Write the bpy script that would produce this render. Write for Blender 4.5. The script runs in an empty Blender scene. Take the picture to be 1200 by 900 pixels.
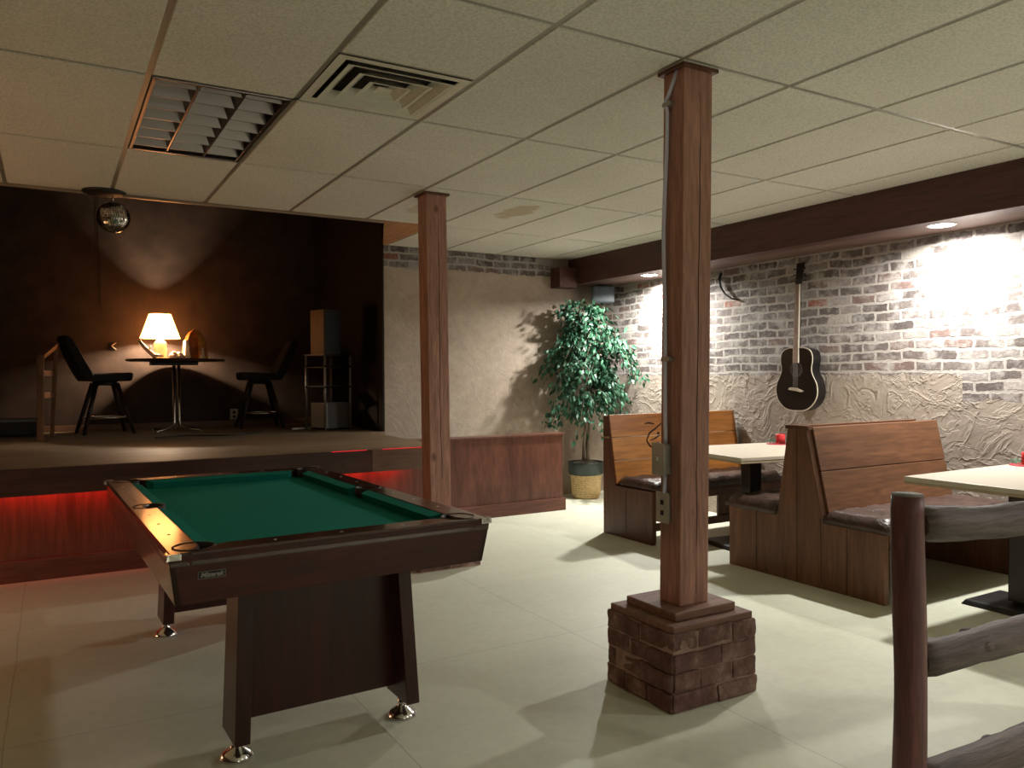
import bpy, bmesh, math, random
from mathutils import Vector, Matrix, Euler
random.seed(7)
S = bpy.context.scene
COL = S.collection
PI = math.pi
R = math.radians

# ------------------------------------------------------------------ materials
def mat(name):
    m = bpy.data.materials.new(name); m.use_nodes = True
    nt = m.node_tree; nt.nodes.clear()
    out = nt.nodes.new('ShaderNodeOutputMaterial')
    b = nt.nodes.new('ShaderNodeBsdfPrincipled')
    nt.links.new(b.outputs[0], out.inputs[0])
    return m, nt, b
def N(nt, t, **kw):
    n = nt.nodes.new(t)
    for k, v in kw.items():
        if k in n.inputs: n.inputs[k].default_value = v
        else: setattr(n, k, v)
    return n
def L(nt, a, b): nt.links.new(a, b)
def math_(nt, op, a, b=None, clamp=False):
    n = nt.nodes.new('ShaderNodeMath'); n.operation = op; n.use_clamp = clamp
    for i, v in enumerate((a, b)):
        if v is None: continue
        if isinstance(v, (int, float)): n.inputs[i].default_value = v
        else: L(nt, v, n.inputs[i])
    return n.outputs[0]
def ramp(nt, fac, stops, interp='LINEAR'):
    r = nt.nodes.new('ShaderNodeValToRGB'); r.color_ramp.interpolation = interp
    el = r.color_ramp.elements
    while len(el) < len(stops): el.new(0.5)
    for e, (p, c) in zip(el, stops):
        e.position = p; e.color = (*c, 1) if len(c) == 3 else c
    L(nt, fac, r.inputs[0]); return r.outputs[0]
def mixc(nt, fac, a, b, blend='MIX'):
    n = nt.nodes.new('ShaderNodeMix'); n.data_type = 'RGBA'; n.blend_type = blend
    for sock, v in ((n.inputs[0], fac), (n.inputs[6], a), (n.inputs[7], b)):
        if isinstance(v, (int, float)): sock.default_value = v
        elif isinstance(v, tuple): sock.default_value = (*v, 1) if len(v) == 3 else v
        else: L(nt, v, sock)
    return n.outputs[2]
def bump(nt, b, h, strength=.3, dist=.01):
    n = nt.nodes.new('ShaderNodeBump'); n.inputs['Strength'].default_value = strength
    n.inputs['Distance'].default_value = dist
    L(nt, h, n.inputs['Height']); L(nt, n.outputs[0], b.inputs['Normal'])
def ocoord(nt, scale=(1, 1, 1), loc=(0, 0, 0)):
    tc = nt.nodes.new('ShaderNodeTexCoord'); mp = nt.nodes.new('ShaderNodeMapping')
    mp.inputs['Scale'].default_value = scale; mp.inputs['Location'].default_value = loc
    L(nt, tc.outputs['Object'], mp.inputs[0]); return mp.outputs[0]
def noise(nt, vec, scale, detail=4, rough=.55, dist=0):
    n = N(nt, 'ShaderNodeTexNoise', Scale=scale, Detail=detail, Roughness=rough, Distortion=dist)
    L(nt, vec, n.inputs['Vector']); return n.outputs[0]

def plain(name, col, rough=.5, metal=0, var=.0, vscale=20, bmp=0, coat=0, spec=.5):
    m, nt, b = mat(name)
    b.inputs['Roughness'].default_value = rough; b.inputs['Metallic'].default_value = metal
    b.inputs['Coat Weight'].default_value = coat; b.inputs['Coat Roughness'].default_value = .15
    b.inputs['Specular IOR Level'].default_value = spec
    v = ocoord(nt); n = noise(nt, v, vscale)
    lo = tuple(c * (1 - var) for c in col); hi = tuple(min(1, c * (1 + var)) for c in col)
    L(nt, ramp(nt, n, [(.3, lo), (.7, hi)]), b.inputs['Base Color'])
    if bmp: bump(nt, b, noise(nt, v, vscale * 3), bmp, .004)
    return m
def wood(name, c1, c2, axis='x', scale=9, rough=.45, knots=0, bmp=.15, coat=0, stretch=.09, kscale=3.2):
    m, nt, b = mat(name)
    sc = {'x': (stretch, 1, 1), 'y': (1, stretch, 1), 'z': (1, 1, stretch)}[axis]
    v = ocoord(nt, sc)
    n1 = noise(nt, v, scale, 5, .6, .9); n2 = noise(nt, v, scale * 7, 3, .6, .2)
    col = ramp(nt, n1, [(.28, c1), (.5, tuple((a + d) / 2 for a, d in zip(c1, c2))), (.72, c2)])
    dark = ramp(nt, n2, [(.38, (.55, .55, .55)), (.6, (1, 1, 1))])
    col = mixc(nt, .7, col, dark, 'MULTIPLY')
    if knots:
        sc2 = {'x': (.55, 1, 1), 'y': (1, .55, 1), 'z': (1, 1, .55)}[axis]
        vo = N(nt, 'ShaderNodeTexVoronoi', Scale=kscale); L(nt, ocoord(nt, sc2, (.3, .7, .2)), vo.inputs['Vector'])
        k = ramp(nt, vo.outputs['Distance'], [(.05, (.22, .16, .12)), (.13, (1, 1, 1))])
        col = mixc(nt, knots, col, k, 'MULTIPLY')
    L(nt, col, b.inputs['Base Color'])
    b.inputs['Roughness'].default_value = rough
    b.inputs['Coat Weight'].default_value = coat; b.inputs['Coat Roughness'].default_value = .12
    if bmp: bump(nt, b, n2, bmp, .004)
    return m
def emit(name, col, s):
    m = bpy.data.materials.new(name); m.use_nodes = True; nt = m.node_tree; nt.nodes.clear()
    o = nt.nodes.new('ShaderNodeOutputMaterial'); e = nt.nodes.new('ShaderNodeEmission')
    e.inputs[0].default_value = (*col, 1); e.inputs[1].default_value = s
    L(nt, e.outputs[0], o.inputs[0]); return m

def brick_nodes(nt, uv, dark=1.0):
    """colour, height of an old irregular brick wall in metres"""
    vv = uv
    d = N(nt, 'ShaderNodeTexNoise', Scale=3.2, Detail=3); L(nt, vv, d.inputs['Vector'])
    sub = N(nt, 'ShaderNodeVectorMath', operation='SUBTRACT'); L(nt, d.outputs['Color'], sub.inputs[0]); sub.inputs[1].default_value = (.5, .5, .5)
    sc = N(nt, 'ShaderNodeVectorMath', operation='SCALE'); L(nt, sub.outputs[0], sc.inputs[0]); sc.inputs['Scale'].default_value = .05
    d2 = N(nt, 'ShaderNodeTexNoise', Scale=24, Detail=3); L(nt, vv, d2.inputs['Vector'])
    sub2 = N(nt, 'ShaderNodeVectorMath', operation='SUBTRACT'); L(nt, d2.outputs['Color'], sub2.inputs[0]); sub2.inputs[1].default_value = (.5, .5, .5)
    sc2 = N(nt, 'ShaderNodeVectorMath', operation='SCALE'); L(nt, sub2.outputs[0], sc2.inputs[0]); sc2.inputs['Scale'].default_value = .026
    ad = N(nt, 'ShaderNodeVectorMath', operation='ADD'); L(nt, vv, ad.inputs[0]); L(nt, sc.outputs[0], ad.inputs[1])
    ad2 = N(nt, 'ShaderNodeVectorMath', operation='ADD'); L(nt, ad.outputs[0], ad2.inputs[0]); L(nt, sc2.outputs[0], ad2.inputs[1])
    br = N(nt, 'ShaderNodeTexBrick'); br.offset = .5; br.squash = 1; br.squash_frequency = 3
    br.inputs['Color1'].default_value = (0, 0, 0, 1); br.inputs['Color2'].default_value = (1, 1, 1, 1)
    br.inputs['Mortar'].default_value = (.5, .5, .5, 1)
    br.inputs['Scale'].default_value = 1; br.inputs['Mortar Size'].default_value = .011
    br.inputs['Mortar Smooth'].default_value = .25; br.inputs['Bias'].default_value = 0
    br.inputs['Brick Width'].default_value = .21; br.inputs['Row Height'].default_value = .074
    L(nt, ad2.outputs[0], br.inputs['Vector'])
    k = dark
    g = lambda r, gg, b_: (r * k, gg * k, b_ * k)
    bc = ramp(nt, br.outputs['Color'], [(0, g(.10, .082, .076)), (.16, g(.15, .125, .115)), (.34, g(.185, .155, .145)),
        (.5, g(.12, .098, .09)), (.62, g(.185, .125, .11)), (.7, g(.27, .24, .225)), (.84, g(.145, .117, .107)), (.945, g(.30, .125, .085)), (.97, g(.42, .38, .34))], 'CONSTANT')
    n = noise(nt, vv, 30, 5, .65)
    bc = mixc(nt, .55, bc, ramp(nt, n, [(.3, (.5, .5, .5)), (.7, (1.25, 1.25, 1.25))]), 'MULTIPLY')
    wash = ramp(nt, noise(nt, vv, 7, 6, .7), [(.46, (0, 0, 0)), (.62, (1, 1, 1))])
    bc = mixc(nt, math_(nt, 'MULTIPLY', wash, .75), bc, g(.44, .41, .38))
    mort = mixc(nt, noise(nt, vv, 40, 4), g(.30, .27, .245), g(.52, .48, .44))
    col = mixc(nt, br.outputs['Fac'], bc, mort)
    h = math_(nt, 'ADD', math_(nt, 'MULTIPLY', math_(nt, 'SUBTRACT', 1.0, br.outputs['Fac']), .8), math_(nt, 'MULTIPLY', n, .5))
    return col, h
def swz(nt, which):
    tc = nt.nodes.new('ShaderNodeTexCoord'); s = nt.nodes.new('ShaderNodeSeparateXYZ'); L(nt, tc.outputs['Object'], s.inputs[0])
    c = nt.nodes.new('ShaderNodeCombineXYZ')
    L(nt, s.outputs[which[0]], c.inputs[0]); L(nt, s.outputs[which[1]], c.inputs[1])
    return c.outputs[0], s.outputs
def plaster_nodes(nt, vec, c1, c2, relief=1.0):
    n1 = noise(nt, vec, 1.6, 4, .6, .5); n2 = noise(nt, vec, 14, 5, .6, .8)
    col = ramp(nt, n1, [(.3, c1), (.7, c2)])
    col = mixc(nt, .35, col, ramp(nt, n2, [(.3, (.6, .6, .6)), (.7, (1.1, 1.1, 1.1))]), 'MULTIPLY')
    a = noise(nt, vec, 3.2, 5, .55, 1.1)
    r1 = math_(nt, 'ABSOLUTE', math_(nt, 'SUBTRACT', a, .5))
    ridge = ramp(nt, r1, [(0, (1, 1, 1)), (.035, (.25, .25, .25)), (.12, (0, 0, 0))])
    step = ramp(nt, noise(nt, vec, 3.6, 4, .55, 1.3), [(.44, (0, 0, 0)), (.47, (.6, .6, .6)), (.56, (.5, .5, .5)), (.58, (1, 1, 1))])
    h = math_(nt, 'ADD', math_(nt, 'MULTIPLY', ridge, .7), math_(nt, 'MULTIPLY', step, .6))
    h = math_(nt, 'ADD', math_(nt, 'MULTIPLY', h, relief), math_(nt, 'MULTIPLY', n2, .35))
    return col, h

def wall_material(name, axes, mask_fn, dark, c1, c2, relief, strength):
    m, nt, b = mat(name); b.inputs['Roughness'].default_value = .85
    uv, s = swz(nt, axes)
    bc, bh = brick_nodes(nt, uv, dark)
    pc, ph = plaster_nodes(nt, uv, c1, c2, relief)
    wob = math_(nt, 'MULTIPLY', math_(nt, 'SUBTRACT', noise(nt, uv, 7, 5, .65), .5), .16)
    lim = mask_fn(nt, s)
    mask = math_(nt, 'GREATER_THAN', math_(nt, 'ADD', s[2], wob), lim)      # 1 = brick
    L(nt, mixc(nt, mask, pc, bc), b.inputs['Base Color'])
    hh = math_(nt, 'ADD', math_(nt, 'MULTIPLY', math_(nt, 'SUBTRACT', 1.0, mask), math_(nt, 'ADD', ph, .5)), math_(nt, 'MULTIPLY', mask, bh))
    bump(nt, b, hh, strength, .018)
    return m
def lim_right(nt, s):
    # plaster to 1.30 m, dropping to 1.13 m beyond y = 3.12 towards the viewer
    st = math_(nt, 'GREATER_THAN', s[1], 3.12)
    return math_(nt, 'ADD', 1.13, math_(nt, 'MULTIPLY', st, .17))
def lim_back(nt, s):
    return math_(nt, 'ADD', 2.37, math_(nt, 'MULTIPLY', math_(nt, 'GREATER_THAN', s[0], 4.75), 1.0))
M = {}
M['wall_right'] = wall_material('brick_over_plaster', (1, 2), lim_right, 1.0, (.33, .275, .225), (.42, .36, .30), 1.0, .42)
M['wall_back'] = wall_material('plaster_under_brick', (0, 2), lim_back, .75, (.37, .295, .225), (.47, .39, .31), .3, .4)

def floor_mat():
    m, nt, b = mat('painted_floor'); v = ocoord(nt)
    n = noise(nt, v, 1.3, 5, .6, .3); n2 = noise(nt, v, 22, 4, .6)
    col = ramp(nt, n, [(.3, (.62, .64, .50)), (.7, (.71, .73, .59))])
    col = mixc(nt, .25, col, ramp(nt, n2, [(.3, (.75, .75, .75)), (.7, (1.1, 1.1, 1.1))]), 'MULTIPLY')
    tc = nt.nodes.new('ShaderNodeTexCoord'); s = nt.nodes.new('ShaderNodeSeparateXYZ'); L(nt, tc.outputs['Object'], s.inputs[0])
    w = math_(nt, 'MULTIPLY', math_(nt, 'SUBTRACT', noise(nt, v, 2.0, 2), .5), .02)
    def seam(ax, period, off):
        f = math_(nt, 'FRACT', math_(nt, 'DIVIDE', math_(nt, 'ADD', math_(nt, 'ADD', s.outputs[ax], off), w), period))
        return math_(nt, 'LESS_THAN', math_(nt, 'ABSOLUTE', math_(nt, 'SUBTRACT', f, .5)), .003 / period)
    sm = math_(nt, 'MAXIMUM', seam(0, 1.22, 1.22 * 2.5 - 2.28), seam(1, 2.44, 0.35))
    sm = math_(nt, 'MULTIPLY', sm, .3)
    col = mixc(nt, sm, col, (.16, .15, .10))
    dirt = ramp(nt, noise(nt, v, 3.2, 6, .7), [(.55, (0, 0, 0)), (.75, (1, 1, 1))])
    col = mixc(nt, math_(nt, 'MULTIPLY', dirt, .25), col, (.46, .44, .33))
    L(nt, col, b.inputs['Base Color'])
    b.inputs['Roughness'].default_value = .5; b.inputs['Specular IOR Level'].default_value = .35
    bump(nt, b, n2, .06, .004); return m
M['floor'] = floor_mat()

def tile_mat():
    m, nt, b = mat('ceiling_tile'); v = ocoord(nt)
    n = noise(nt, v, 95, 3, .6); n1 = noise(nt, v, 1.1, 3)
    col = ramp(nt, n1, [(.3, (.62, .61, .54)), (.7, (.68, .67, .595))])
    col = mixc(nt, .35, col, ramp(nt, n, [(.36, (.42, .42, .40)), (.58, (1.08, 1.08, 1.08))]), 'MULTIPLY')
    tc = nt.nodes.new('ShaderNodeTexCoord'); s = nt.nodes.new('ShaderNodeSeparateXYZ'); L(nt, tc.outputs['Object'], s.inputs[0])
    def spot(cx, cy, rx, ry, seed):
        dx = math_(nt, 'DIVIDE', math_(nt, 'SUBTRACT', s.outputs[0], cx), rx)
        dy = math_(nt, 'DIVIDE', math_(nt, 'SUBTRACT', s.outputs[1], cy), ry)
        r2 = math_(nt, 'ADD', math_(nt, 'MULTIPLY', dx, dx), math_(nt, 'MULTIPLY', dy, dy))
        r2 = math_(nt, 'ADD', r2, math_(nt, 'MULTIPLY', math_(nt, 'SUBTRACT', noise(nt, v, 9, 4), .5), 2.2))
        return ramp(nt, r2, [(.55, (1, 1, 1)), (.95, (0, 0, 0))])
    f = math_(nt, 'MAXIMUM', spot(3.12, 5.25, .13, .3, 1), math_(nt, 'MULTIPLY', spot(2.42, 5.5, .10, .22, 2), .6))
    col = mixc(nt, math_(nt, 'MULTIPLY', f, .6), col, (.36, .26, .11))
    L(nt, col, b.inputs['Base Color']); b.inputs['Roughness'].default_value = .9
    bump(nt, b, n, .25, .003); return m
M['tile'] = tile_mat()
M['tee'] = plain('ceiling_tee', (.27, .255, .21), .28, var=.05, metal=.2)
M['stage_wall'] = plain('dark_stage_paint', (.050, .030, .020), .75, var=.35, vscale=5, bmp=.6)
M['stage_side'] = plain('dark_brown_panel', (.012, .006, .004), .8, var=.3, vscale=4)
M['stage_ceiling'] = plain('black_ceiling_paint', (.02, .014, .01), .9)
M['dark_wall'] = wood('dark_panelling', (.05, .026, .016), (.10, .05, .03), 'z', 7, .5)
M['plywood'] = wood('orange_plywood', (.40, .17, .07), (.50, .24, .11), 'y', 6, .6, bmp=.05)
M['stage_floor'] = wood('stage_boards', (.20, .135, .075), (.32, .225, .13), 'x', 5, .55, bmp=.1)
M['fascia'] = wood('dark_fascia', (.045, .016, .012), (.09, .032, .022), 'x', 8, .4)
M['fascia_light'] = wood('brown_fascia', (.15, .082, .05), (.22, .125, .08), 'x', 8, .5)
M['kick'] = wood('red_brown_panel', (.12, .036, .022), (.24, .085, .05), 'z', 5, .45, bmp=.08)
M['kick_trim'] = wood('red_brown_trim', (.11, .036, .024), (.19, .07, .045), 'x', 8, .45)
M['half_wall'] = wood('half_wall_panel', (.10, .034, .022), (.19, .072, .045), 'z', 4, .38, bmp=.06, stretch=.2)
M['beam'] = wood('dark_beam', (.055, .020, .014), (.11, .042, .030), 'y', 9, .5, bmp=.3)
M['soffit'] = plain('soffit_board', (.13, .075, .06), .6, var=.15, vscale=8)
M['post'] = wood('rough_post', (.32, .150, .105), (.53, .27, .195), 'z', 10, .6, knots=.8, bmp=.35, kscale=5.5)
M['crack'] = plain('dark_crack', (.03, .012, .008), .9)
M['slab'] = wood('pedestal_timber', (.20, .10, .068), (.31, .165, .115), 'x', 8, .65, bmp=.3)
def ped_mat():
    m, nt, b = mat('pedestal_brick'); v = ocoord(nt)
    n = noise(nt, v, 11, 5, .65); n2 = noise(nt, v, 55, 4, .6)
    col = ramp(nt, n, [(.28, (.085, .042, .033)), (.46, (.15, .072, .055)), (.58, (.22, .125, .10)), (.74, (.37, .27, .22))])
    col = mixc(nt, .5, col, ramp(nt, n2, [(.3, (.55, .55, .55)), (.7, (1.2, 1.2, 1.2))]), 'MULTIPLY')
    L(nt, col, b.inputs['Base Color']); b.inputs['Roughness'].default_value = .85
    bump(nt, b, n2, .6, .008); return m
M['ped_brick'] = ped_mat()
M['mortar'] = plain('pedestal_mortar', (.33, .22, .175), .9, var=.35, vscale=14, bmp=.6)
M['mahogany'] = wood('mahogany_laminate', (.045, .006, .005), (.095, .015, .010), 'x', 6, .35, bmp=0, coat=.0)
M['mahogany_v'] = wood('mahogany_laminate_upright', (.040, .006, .005), (.085, .014, .0095), 'z', 5, .32, bmp=0)
M['rail'] = wood('glossy_rail', (.055, .015, .010), (.10, .03, .018), 'y', 7, .30, bmp=0, coat=.9)
M['felt'] = plain('green_felt', (.012, .22, .17), .95, var=.08, vscale=200, spec=.1)
M['pocket'] = plain('black_rubber', (.008, .007, .007), .45)
M['chrome'] = plain('chrome', (.78, .77, .74), .16, 1)
M['pearl'] = plain('pearl_dot', (.75, .72, .65), .3)
M['silver'] = plain('silver_print', (.38, .365, .345), .5, .2)
M['black'] = plain('black_plastic', (.010, .009, .009), .5)
M['black_metal'] = plain('black_iron', (.012, .011, .011), .4, var=.2)
M['bench_dark'] = wood('aged_bench_pine', (.10, .040, .019), (.215, .095, .043), 'x', 7, .42, knots=.55, bmp=.12)
M['bench_end'] = wood('bench_end_pine', (.12, .048, .022), (.24, .11, .052), 'z', 7, .45, knots=.5, bmp=.12)
M['bench_honey'] = wood('honey_bench_pine', (.30, .095, .018), (.56, .24, .055), 'x', 6, .3, knots=.8, bmp=.06, coat=.3, kscale=3.0)
M['bench_end_red'] = wood('red_brown_end_board', (.09, .034, .018), (.17, .07, .035), 'z', 6, .42, bmp=.1)
M['cream_board'] = plain('board_edge', (.30, .20, .12), .6, var=.2)
def vinyl():
    m, nt, b = mat('brown_vinyl'); v = ocoord(nt)
    n = noise(nt, v, 9, 5, .6, .6)
    L(nt, ramp(nt, n, [(.3, (.045, .026, .021)), (.7, (.10, .062, .05))]), b.inputs['Base Color'])
    b.inputs['Roughness'].default_value = .33; bump(nt, b, noise(nt, v, 12, 4, .6, 1.2), .5, .02); return m
M['vinyl'] = vinyl()
M['laminate'] = plain('cream_laminate', (.57, .51, .41), .35, var=.04)
M['laminate_edge'] = plain('tan_table_edge', (.42, .34, .22), .5, var=.08)
M['log'] = wood('hewn_log', (.032, .020, .017), (.165, .115, .095), 'x', 16, .6, knots=.6, bmp=.9)
M['log_post'] = wood('peeled_red_post', (.075, .022, .021), (.24, .084, .073), 'z', 15, .45, knots=.6, bmp=.4)
M['log_end'] = plain('grey_log_end', (.26, .25, .24), .7, var=.3, vscale=30)
M['conduit'] = plain('galvanised_conduit', (.72, .72, .92), .35, .3)
M['steel_box'] = plain('galvanised_box', (.42, .40, .37), .45, .7, var=.12)
M['plate'] = plain('pale_cover_plate', (.50, .44, .36), .45, var=.06)
M['leaf'] = None
def leaf_mat():
    m, nt, b = mat('ficus_leaf'); v = ocoord(nt)
    g = N(nt, 'ShaderNodeNewGeometry')
    col = ramp(nt, g.outputs['Random Per Island'], [(0, (.010, .050, .026)), (.45, (.022, .105, .052)), (.8, (.045, .16, .085)), (1, (.10, .22, .14))])
    L(nt, col, b.inputs['Base Color']); b.inputs['Roughness'].default_value = .5
    b.inputs['Specular IOR Level'].default_value = .5
    return m
M['leaf'] = leaf_mat()
M['bark'] = wood('ficus_stem', (.14, .10, .07), (.27, .21, .15), 'z', 12, .8)
def basket():
    m, nt, b = mat('woven_basket'); v = ocoord(nt)
    w = N(nt, 'ShaderNodeTexWave', Scale=16, Distortion=1.0); w.bands_direction = 'Z'; L(nt, v, w.inputs['Vector'])
    ck = noise(nt, v, 45, 2)
    L(nt, mixc(nt, .5, ramp(nt, w.outputs['Fac'], [(.2, (.42, .28, .12)), (.7, (.68, .50, .25))]), ramp(nt, ck, [(.35, (.40, .26, .10)), (.65, (.70, .52, .26))])), b.inputs['Base Color'])
    b.inputs['Roughness'].default_value = .65
    bump(nt, b, math_(nt, 'ADD', w.outputs['Fac'], ck), .8, .006); return m
M['basket'] = basket()
M['liner'] = plain('dark_green_liner', (.018, .032, .028), .35, var=.2)
M['soil'] = plain('moss', (.10, .085, .06), .95, var=.4, vscale=40, bmp=.8)
M['guitar_black'] = plain('gloss_black_lacquer', (.006, .005, .005), .3, coat=.15)
M['ivory'] = plain('ivory_binding', (.55, .50, .40), .4)
M['fretboard'] = wood('fretboard_wood', (.30, .17, .10), (.42, .26, .16), 'z', 14, .45)
M['speaker_grey'] = plain('slate_speaker_cabinet', (.055, .075, .085), .45, var=.15)
M['grille'] = plain('speaker_grille', (.03, .038, .045), .6, var=.3, vscale=120)
M['red_candle'] = plain('red_wax', (.55, .03, .035), .4)
M['red_cloth'] = plain('red_mat', (.40, .02, .035), .8)
M['sprig'] = plain('green_sprig', (.02, .085, .03), .6, var=.4)
M['white_plastic'] = plain('white_enamel', (.55, .55, .53), .4)
M['grey_panel'] = plain('grey_front', (.14, .14, .135), .5, var=.1)
M['rack_metal'] = plain('rack_tube', (.32, .31, .30), .4, .6)
M['box_wood'] = wood('speaker_box_walnut', (.06, .026, .015), (.13, .06, .032), 'z', 7, .5)
M['stool_fabric'] = plain('dark_stool_fabric', (.014, .010, .009), .85, var=.3, bmp=.3)
M['stool_wood'] = wood('dark_stool_wood', (.018, .011, .008), (.035, .020, .014), 'z', 8, .5)
M['stand_wood'] = wood('orange_stand_wood', (.18, .075, .028), (.30, .14, .06), 'z', 8, .5)
M['table_dark'] = wood('dark_table_top', (.05, .022, .012), (.09, .04, .022), 'x', 7, .4)
M['shade'] = emit('glowing_lamp_shade', (1.0, .37, .10), 12)
M['ceramic'] = plain('pale_ceramic', (.72, .62, .45), .4, var=.15)
M['driftwood'] = wood('pale_driftwood', (.46, .37, .24), (.62, .52, .36), 'x', 10, .7)
M['amber'] = plain('amber_glaze', (.60, .27, .06), .3, var=.4, vscale=14)
M['pale_figure'] = plain('cream_glaze', (.78, .70, .52), .35, var=.1)
M['mirror'] = None
def mirror_ball():
    m, nt, b = mat('mirror_facets'); b.inputs['Metallic'].default_value = 1; b.inputs['Roughness'].default_value = .18
    g = N(nt, 'ShaderNodeNewGeometry')
    L(nt, ramp(nt, g.outputs['Random Per Island'], [(0, (.35, .33, .30)), (1, (.85, .82, .76))]), b.inputs['Base Color']); return m
M['mirror'] = mirror_ball()
M['troffer_metal'] = plain('aluminium_louvre', (.30, .26, .255), .3, 1)
M['troffer_dark'] = plain('troffer_housing', (.035, .030, .036), .4)
M['tube_glass'] = plain('unlit_tube', (.5, .5, .52), .3)
M['vent_paint'] = plain('vent_paint', (.60, .58, .48), .5, var=.06)
M['vent_dark'] = plain('vent_throat', (.020, .018, .014), .9)
M['lens'] = emit('downlight_lens', (1, .96, .90), 60)
M['trim_ring'] = plain('white_trim_ring', (.7, .68, .64), .4)
M['led'] = emit('red_led', (1, .022, .02), 1.2)
M['led_thin'] = emit('dim_red_led', (1, .03, .04), .9)
M['cable'] = plain('black_cable', (.012, .010, .010), .5)
M['copper'] = plain('edge_trim', (.36, .27, .20), .35, .5)

# ------------------------------------------------------------------ geometry helpers
class MB:
    def __init__(s): s.v = []; s.f = []; s.sm = []
    def add(s, vs, fs, smooth=False):
        o = len(s.v); s.v += [tuple(p) for p in vs]; s.f += [tuple(i + o for i in f) for f in fs]; s.sm += [smooth] * len(fs); return s
    def box(s, x0, x1, y0, y1, z0, z1, m=None):
        vs = [Vector((x, y, z)) for z in (z0, z1) for y in (y0, y1) for x in (x0, x1)]
        if m is not None: vs = [m @ p for p in vs]
        return s.add(vs, [(0, 2, 3, 1), (4, 5, 7, 6), (0, 1, 5, 4), (2, 6, 7, 3), (0, 4, 6, 2), (1, 3, 7, 5)])
    def hexa(s, b, t):          # two quads of 4 points (same winding, seen from above CCW)
        return s.add(list(b) + list(t), [(3, 2, 1, 0), (4, 5, 6, 7), (0, 1, 5, 4), (1, 2, 6, 5), (2, 3, 7, 6), (3, 0, 4, 7)])
    def prism(s, prof, axis, d0, d1):     # prof: 2D polygon in the two other axes (order kept), extruded along axis
        def P(p, d): return {'x': (d, p[0], p[1]), 'y': (p[0], d, p[1]), 'z': (p[0], p[1], d)}[axis]
        n = len(prof); vs = [P(p, d0) for p in prof] + [P(p, d1) for p in prof]
        fs = [tuple(range(n))[::-1], tuple(range(n, 2 * n))] + [(i, (i + 1) % n, n + (i + 1) % n, n + i) for i in range(n)]
        return s.add(vs, fs)
    def tube(s, pts, rad, n=12, smooth=True, caps=True):
        pts = [Vector(p) for p in pts]
        if not hasattr(rad, '__len__'): rad = [rad] * len(pts)
        vs = []; up = Vector((0, 0, 1)); prev = None
        for i, p in enumerate(pts):
            t = (pts[min(i + 1, len(pts) - 1)] - pts[max(i - 1, 0)]).normalized()
            if prev is None:
                a = t.cross(up if abs(t.z) < .9 else Vector((1, 0, 0))).normalized()
            else:
                a = (prev - t * prev.dot(t)).normalized()
            prev = a; b = t.cross(a)
            vs += [p + (a * math.cos(2 * PI * k / n) + b * math.sin(2 * PI * k / n)) * rad[i] for k in range(n)]
        fs = []
        for i in range(len(pts) - 1):
            fs += [(i * n + k, i * n + (k + 1) % n, (i + 1) * n + (k + 1) % n, (i + 1) * n + k) for k in range(n)]
        s.add(vs, fs, smooth)
        if caps:
            o = len(s.v) - len(vs)
            s.f += [tuple(o + k for k in range(n))[::-1], tuple(o + (len(pts) - 1) * n + k for k in range(n))]; s.sm += [False] * 2
        return s
    def lathe(s, prof, c=(0, 0, 0), n=32, smooth=True, close=True):
        c = Vector(c); vs = []; m = len(prof)
        for r, z in prof: vs += [c + Vector((r * math.cos(2 * PI * k / n), r * math.sin(2 * PI * k / n), z)) for k in range(n)]
        fs = [(i * n + k, i * n + (k + 1) % n, (i + 1) * n + (k + 1) % n, (i + 1) * n + k) for i in range(m - 1) for k in range(n)]
        s.add(vs, fs, smooth)
        if close:
            o = len(s.v) - len(vs)
            if prof[0][0] > 1e-6: s.f.append(tuple(o + k for k in range(n))[::-1]); s.sm.append(False)
            if prof[-1][0] > 1e-6: s.f.append(tuple(o + (m - 1) * n + k for k in range(n))); s.sm.append(False)
        return s
    def ball(s, c, r, n=14, sc=(1, 1, 1)):
        prof = [(max(1e-7, math.sin(PI * i / n)), -math.cos(PI * i / n)) for i in range(n + 1)]
        vs = [Vector(c) + Vector((a * r * sc[0] * math.cos(2 * PI * k / (n * 2)), a * r * sc[1] * math.sin(2 * PI * k / (n * 2)), z * r * sc[2])) for a, z in prof for k in range(n * 2)]
        w = n * 2
        return s.add(vs, [(i * w + k, i * w + (k + 1) % w, (i + 1) * w + (k + 1) % w, (i + 1) * w + k) for i in range(n) for k in range(w)], True)
    def build(s, name, m, parent=None, bevel=0, seg=2, loc=(0, 0, 0), rotz=0, weld=False, ang=25):
        me = bpy.data.meshes.new(name); me.from_pydata(s.v, [], s.f); me.update()
        for p, q in zip(me.polygons, s.sm): p.use_smooth = q
        if bevel or weld:
            bm = bmesh.new(); bm.from_mesh(me)
            bmesh.ops.remove_doubles(bm, verts=bm.verts, dist=1e-5)
            bmesh.ops.recalc_face_normals(bm, faces=bm.faces)
            if bevel:
                ed = [e for e in bm.edges if len(e.link_faces) == 2 and e.calc_face_angle(0) > R(ang)]
                bmesh.ops.bevel(bm, geom=ed, offset=bevel, segments=seg, affect='EDGES', profile=.6, clamp_overlap=True)
            bm.to_mesh(me); bm.free()
        me.materials.append(m)
        o = bpy.data.objects.new(name, me); COL.objects.link(o)
        o.location = loc; o.rotation_euler = (0, 0, rotz)
        if parent: o.parent = parent
        return o
def tag(o, label, cat, group=None, kind=None):
    if label: o['label'] = label
    if cat: o['category'] = cat
    if group: o['group'] = group
    if kind: o['kind'] = kind
    return o
def thing(name, label, cat, loc=(0, 0, 0), rotz=0, group=None):
    o = bpy.data.objects.new(name, None); COL.objects.link(o); o.empty_display_size = .1
    o.location = loc; o.rotation_euler = (0, 0, rotz); return tag(o, label, cat, group)
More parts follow.
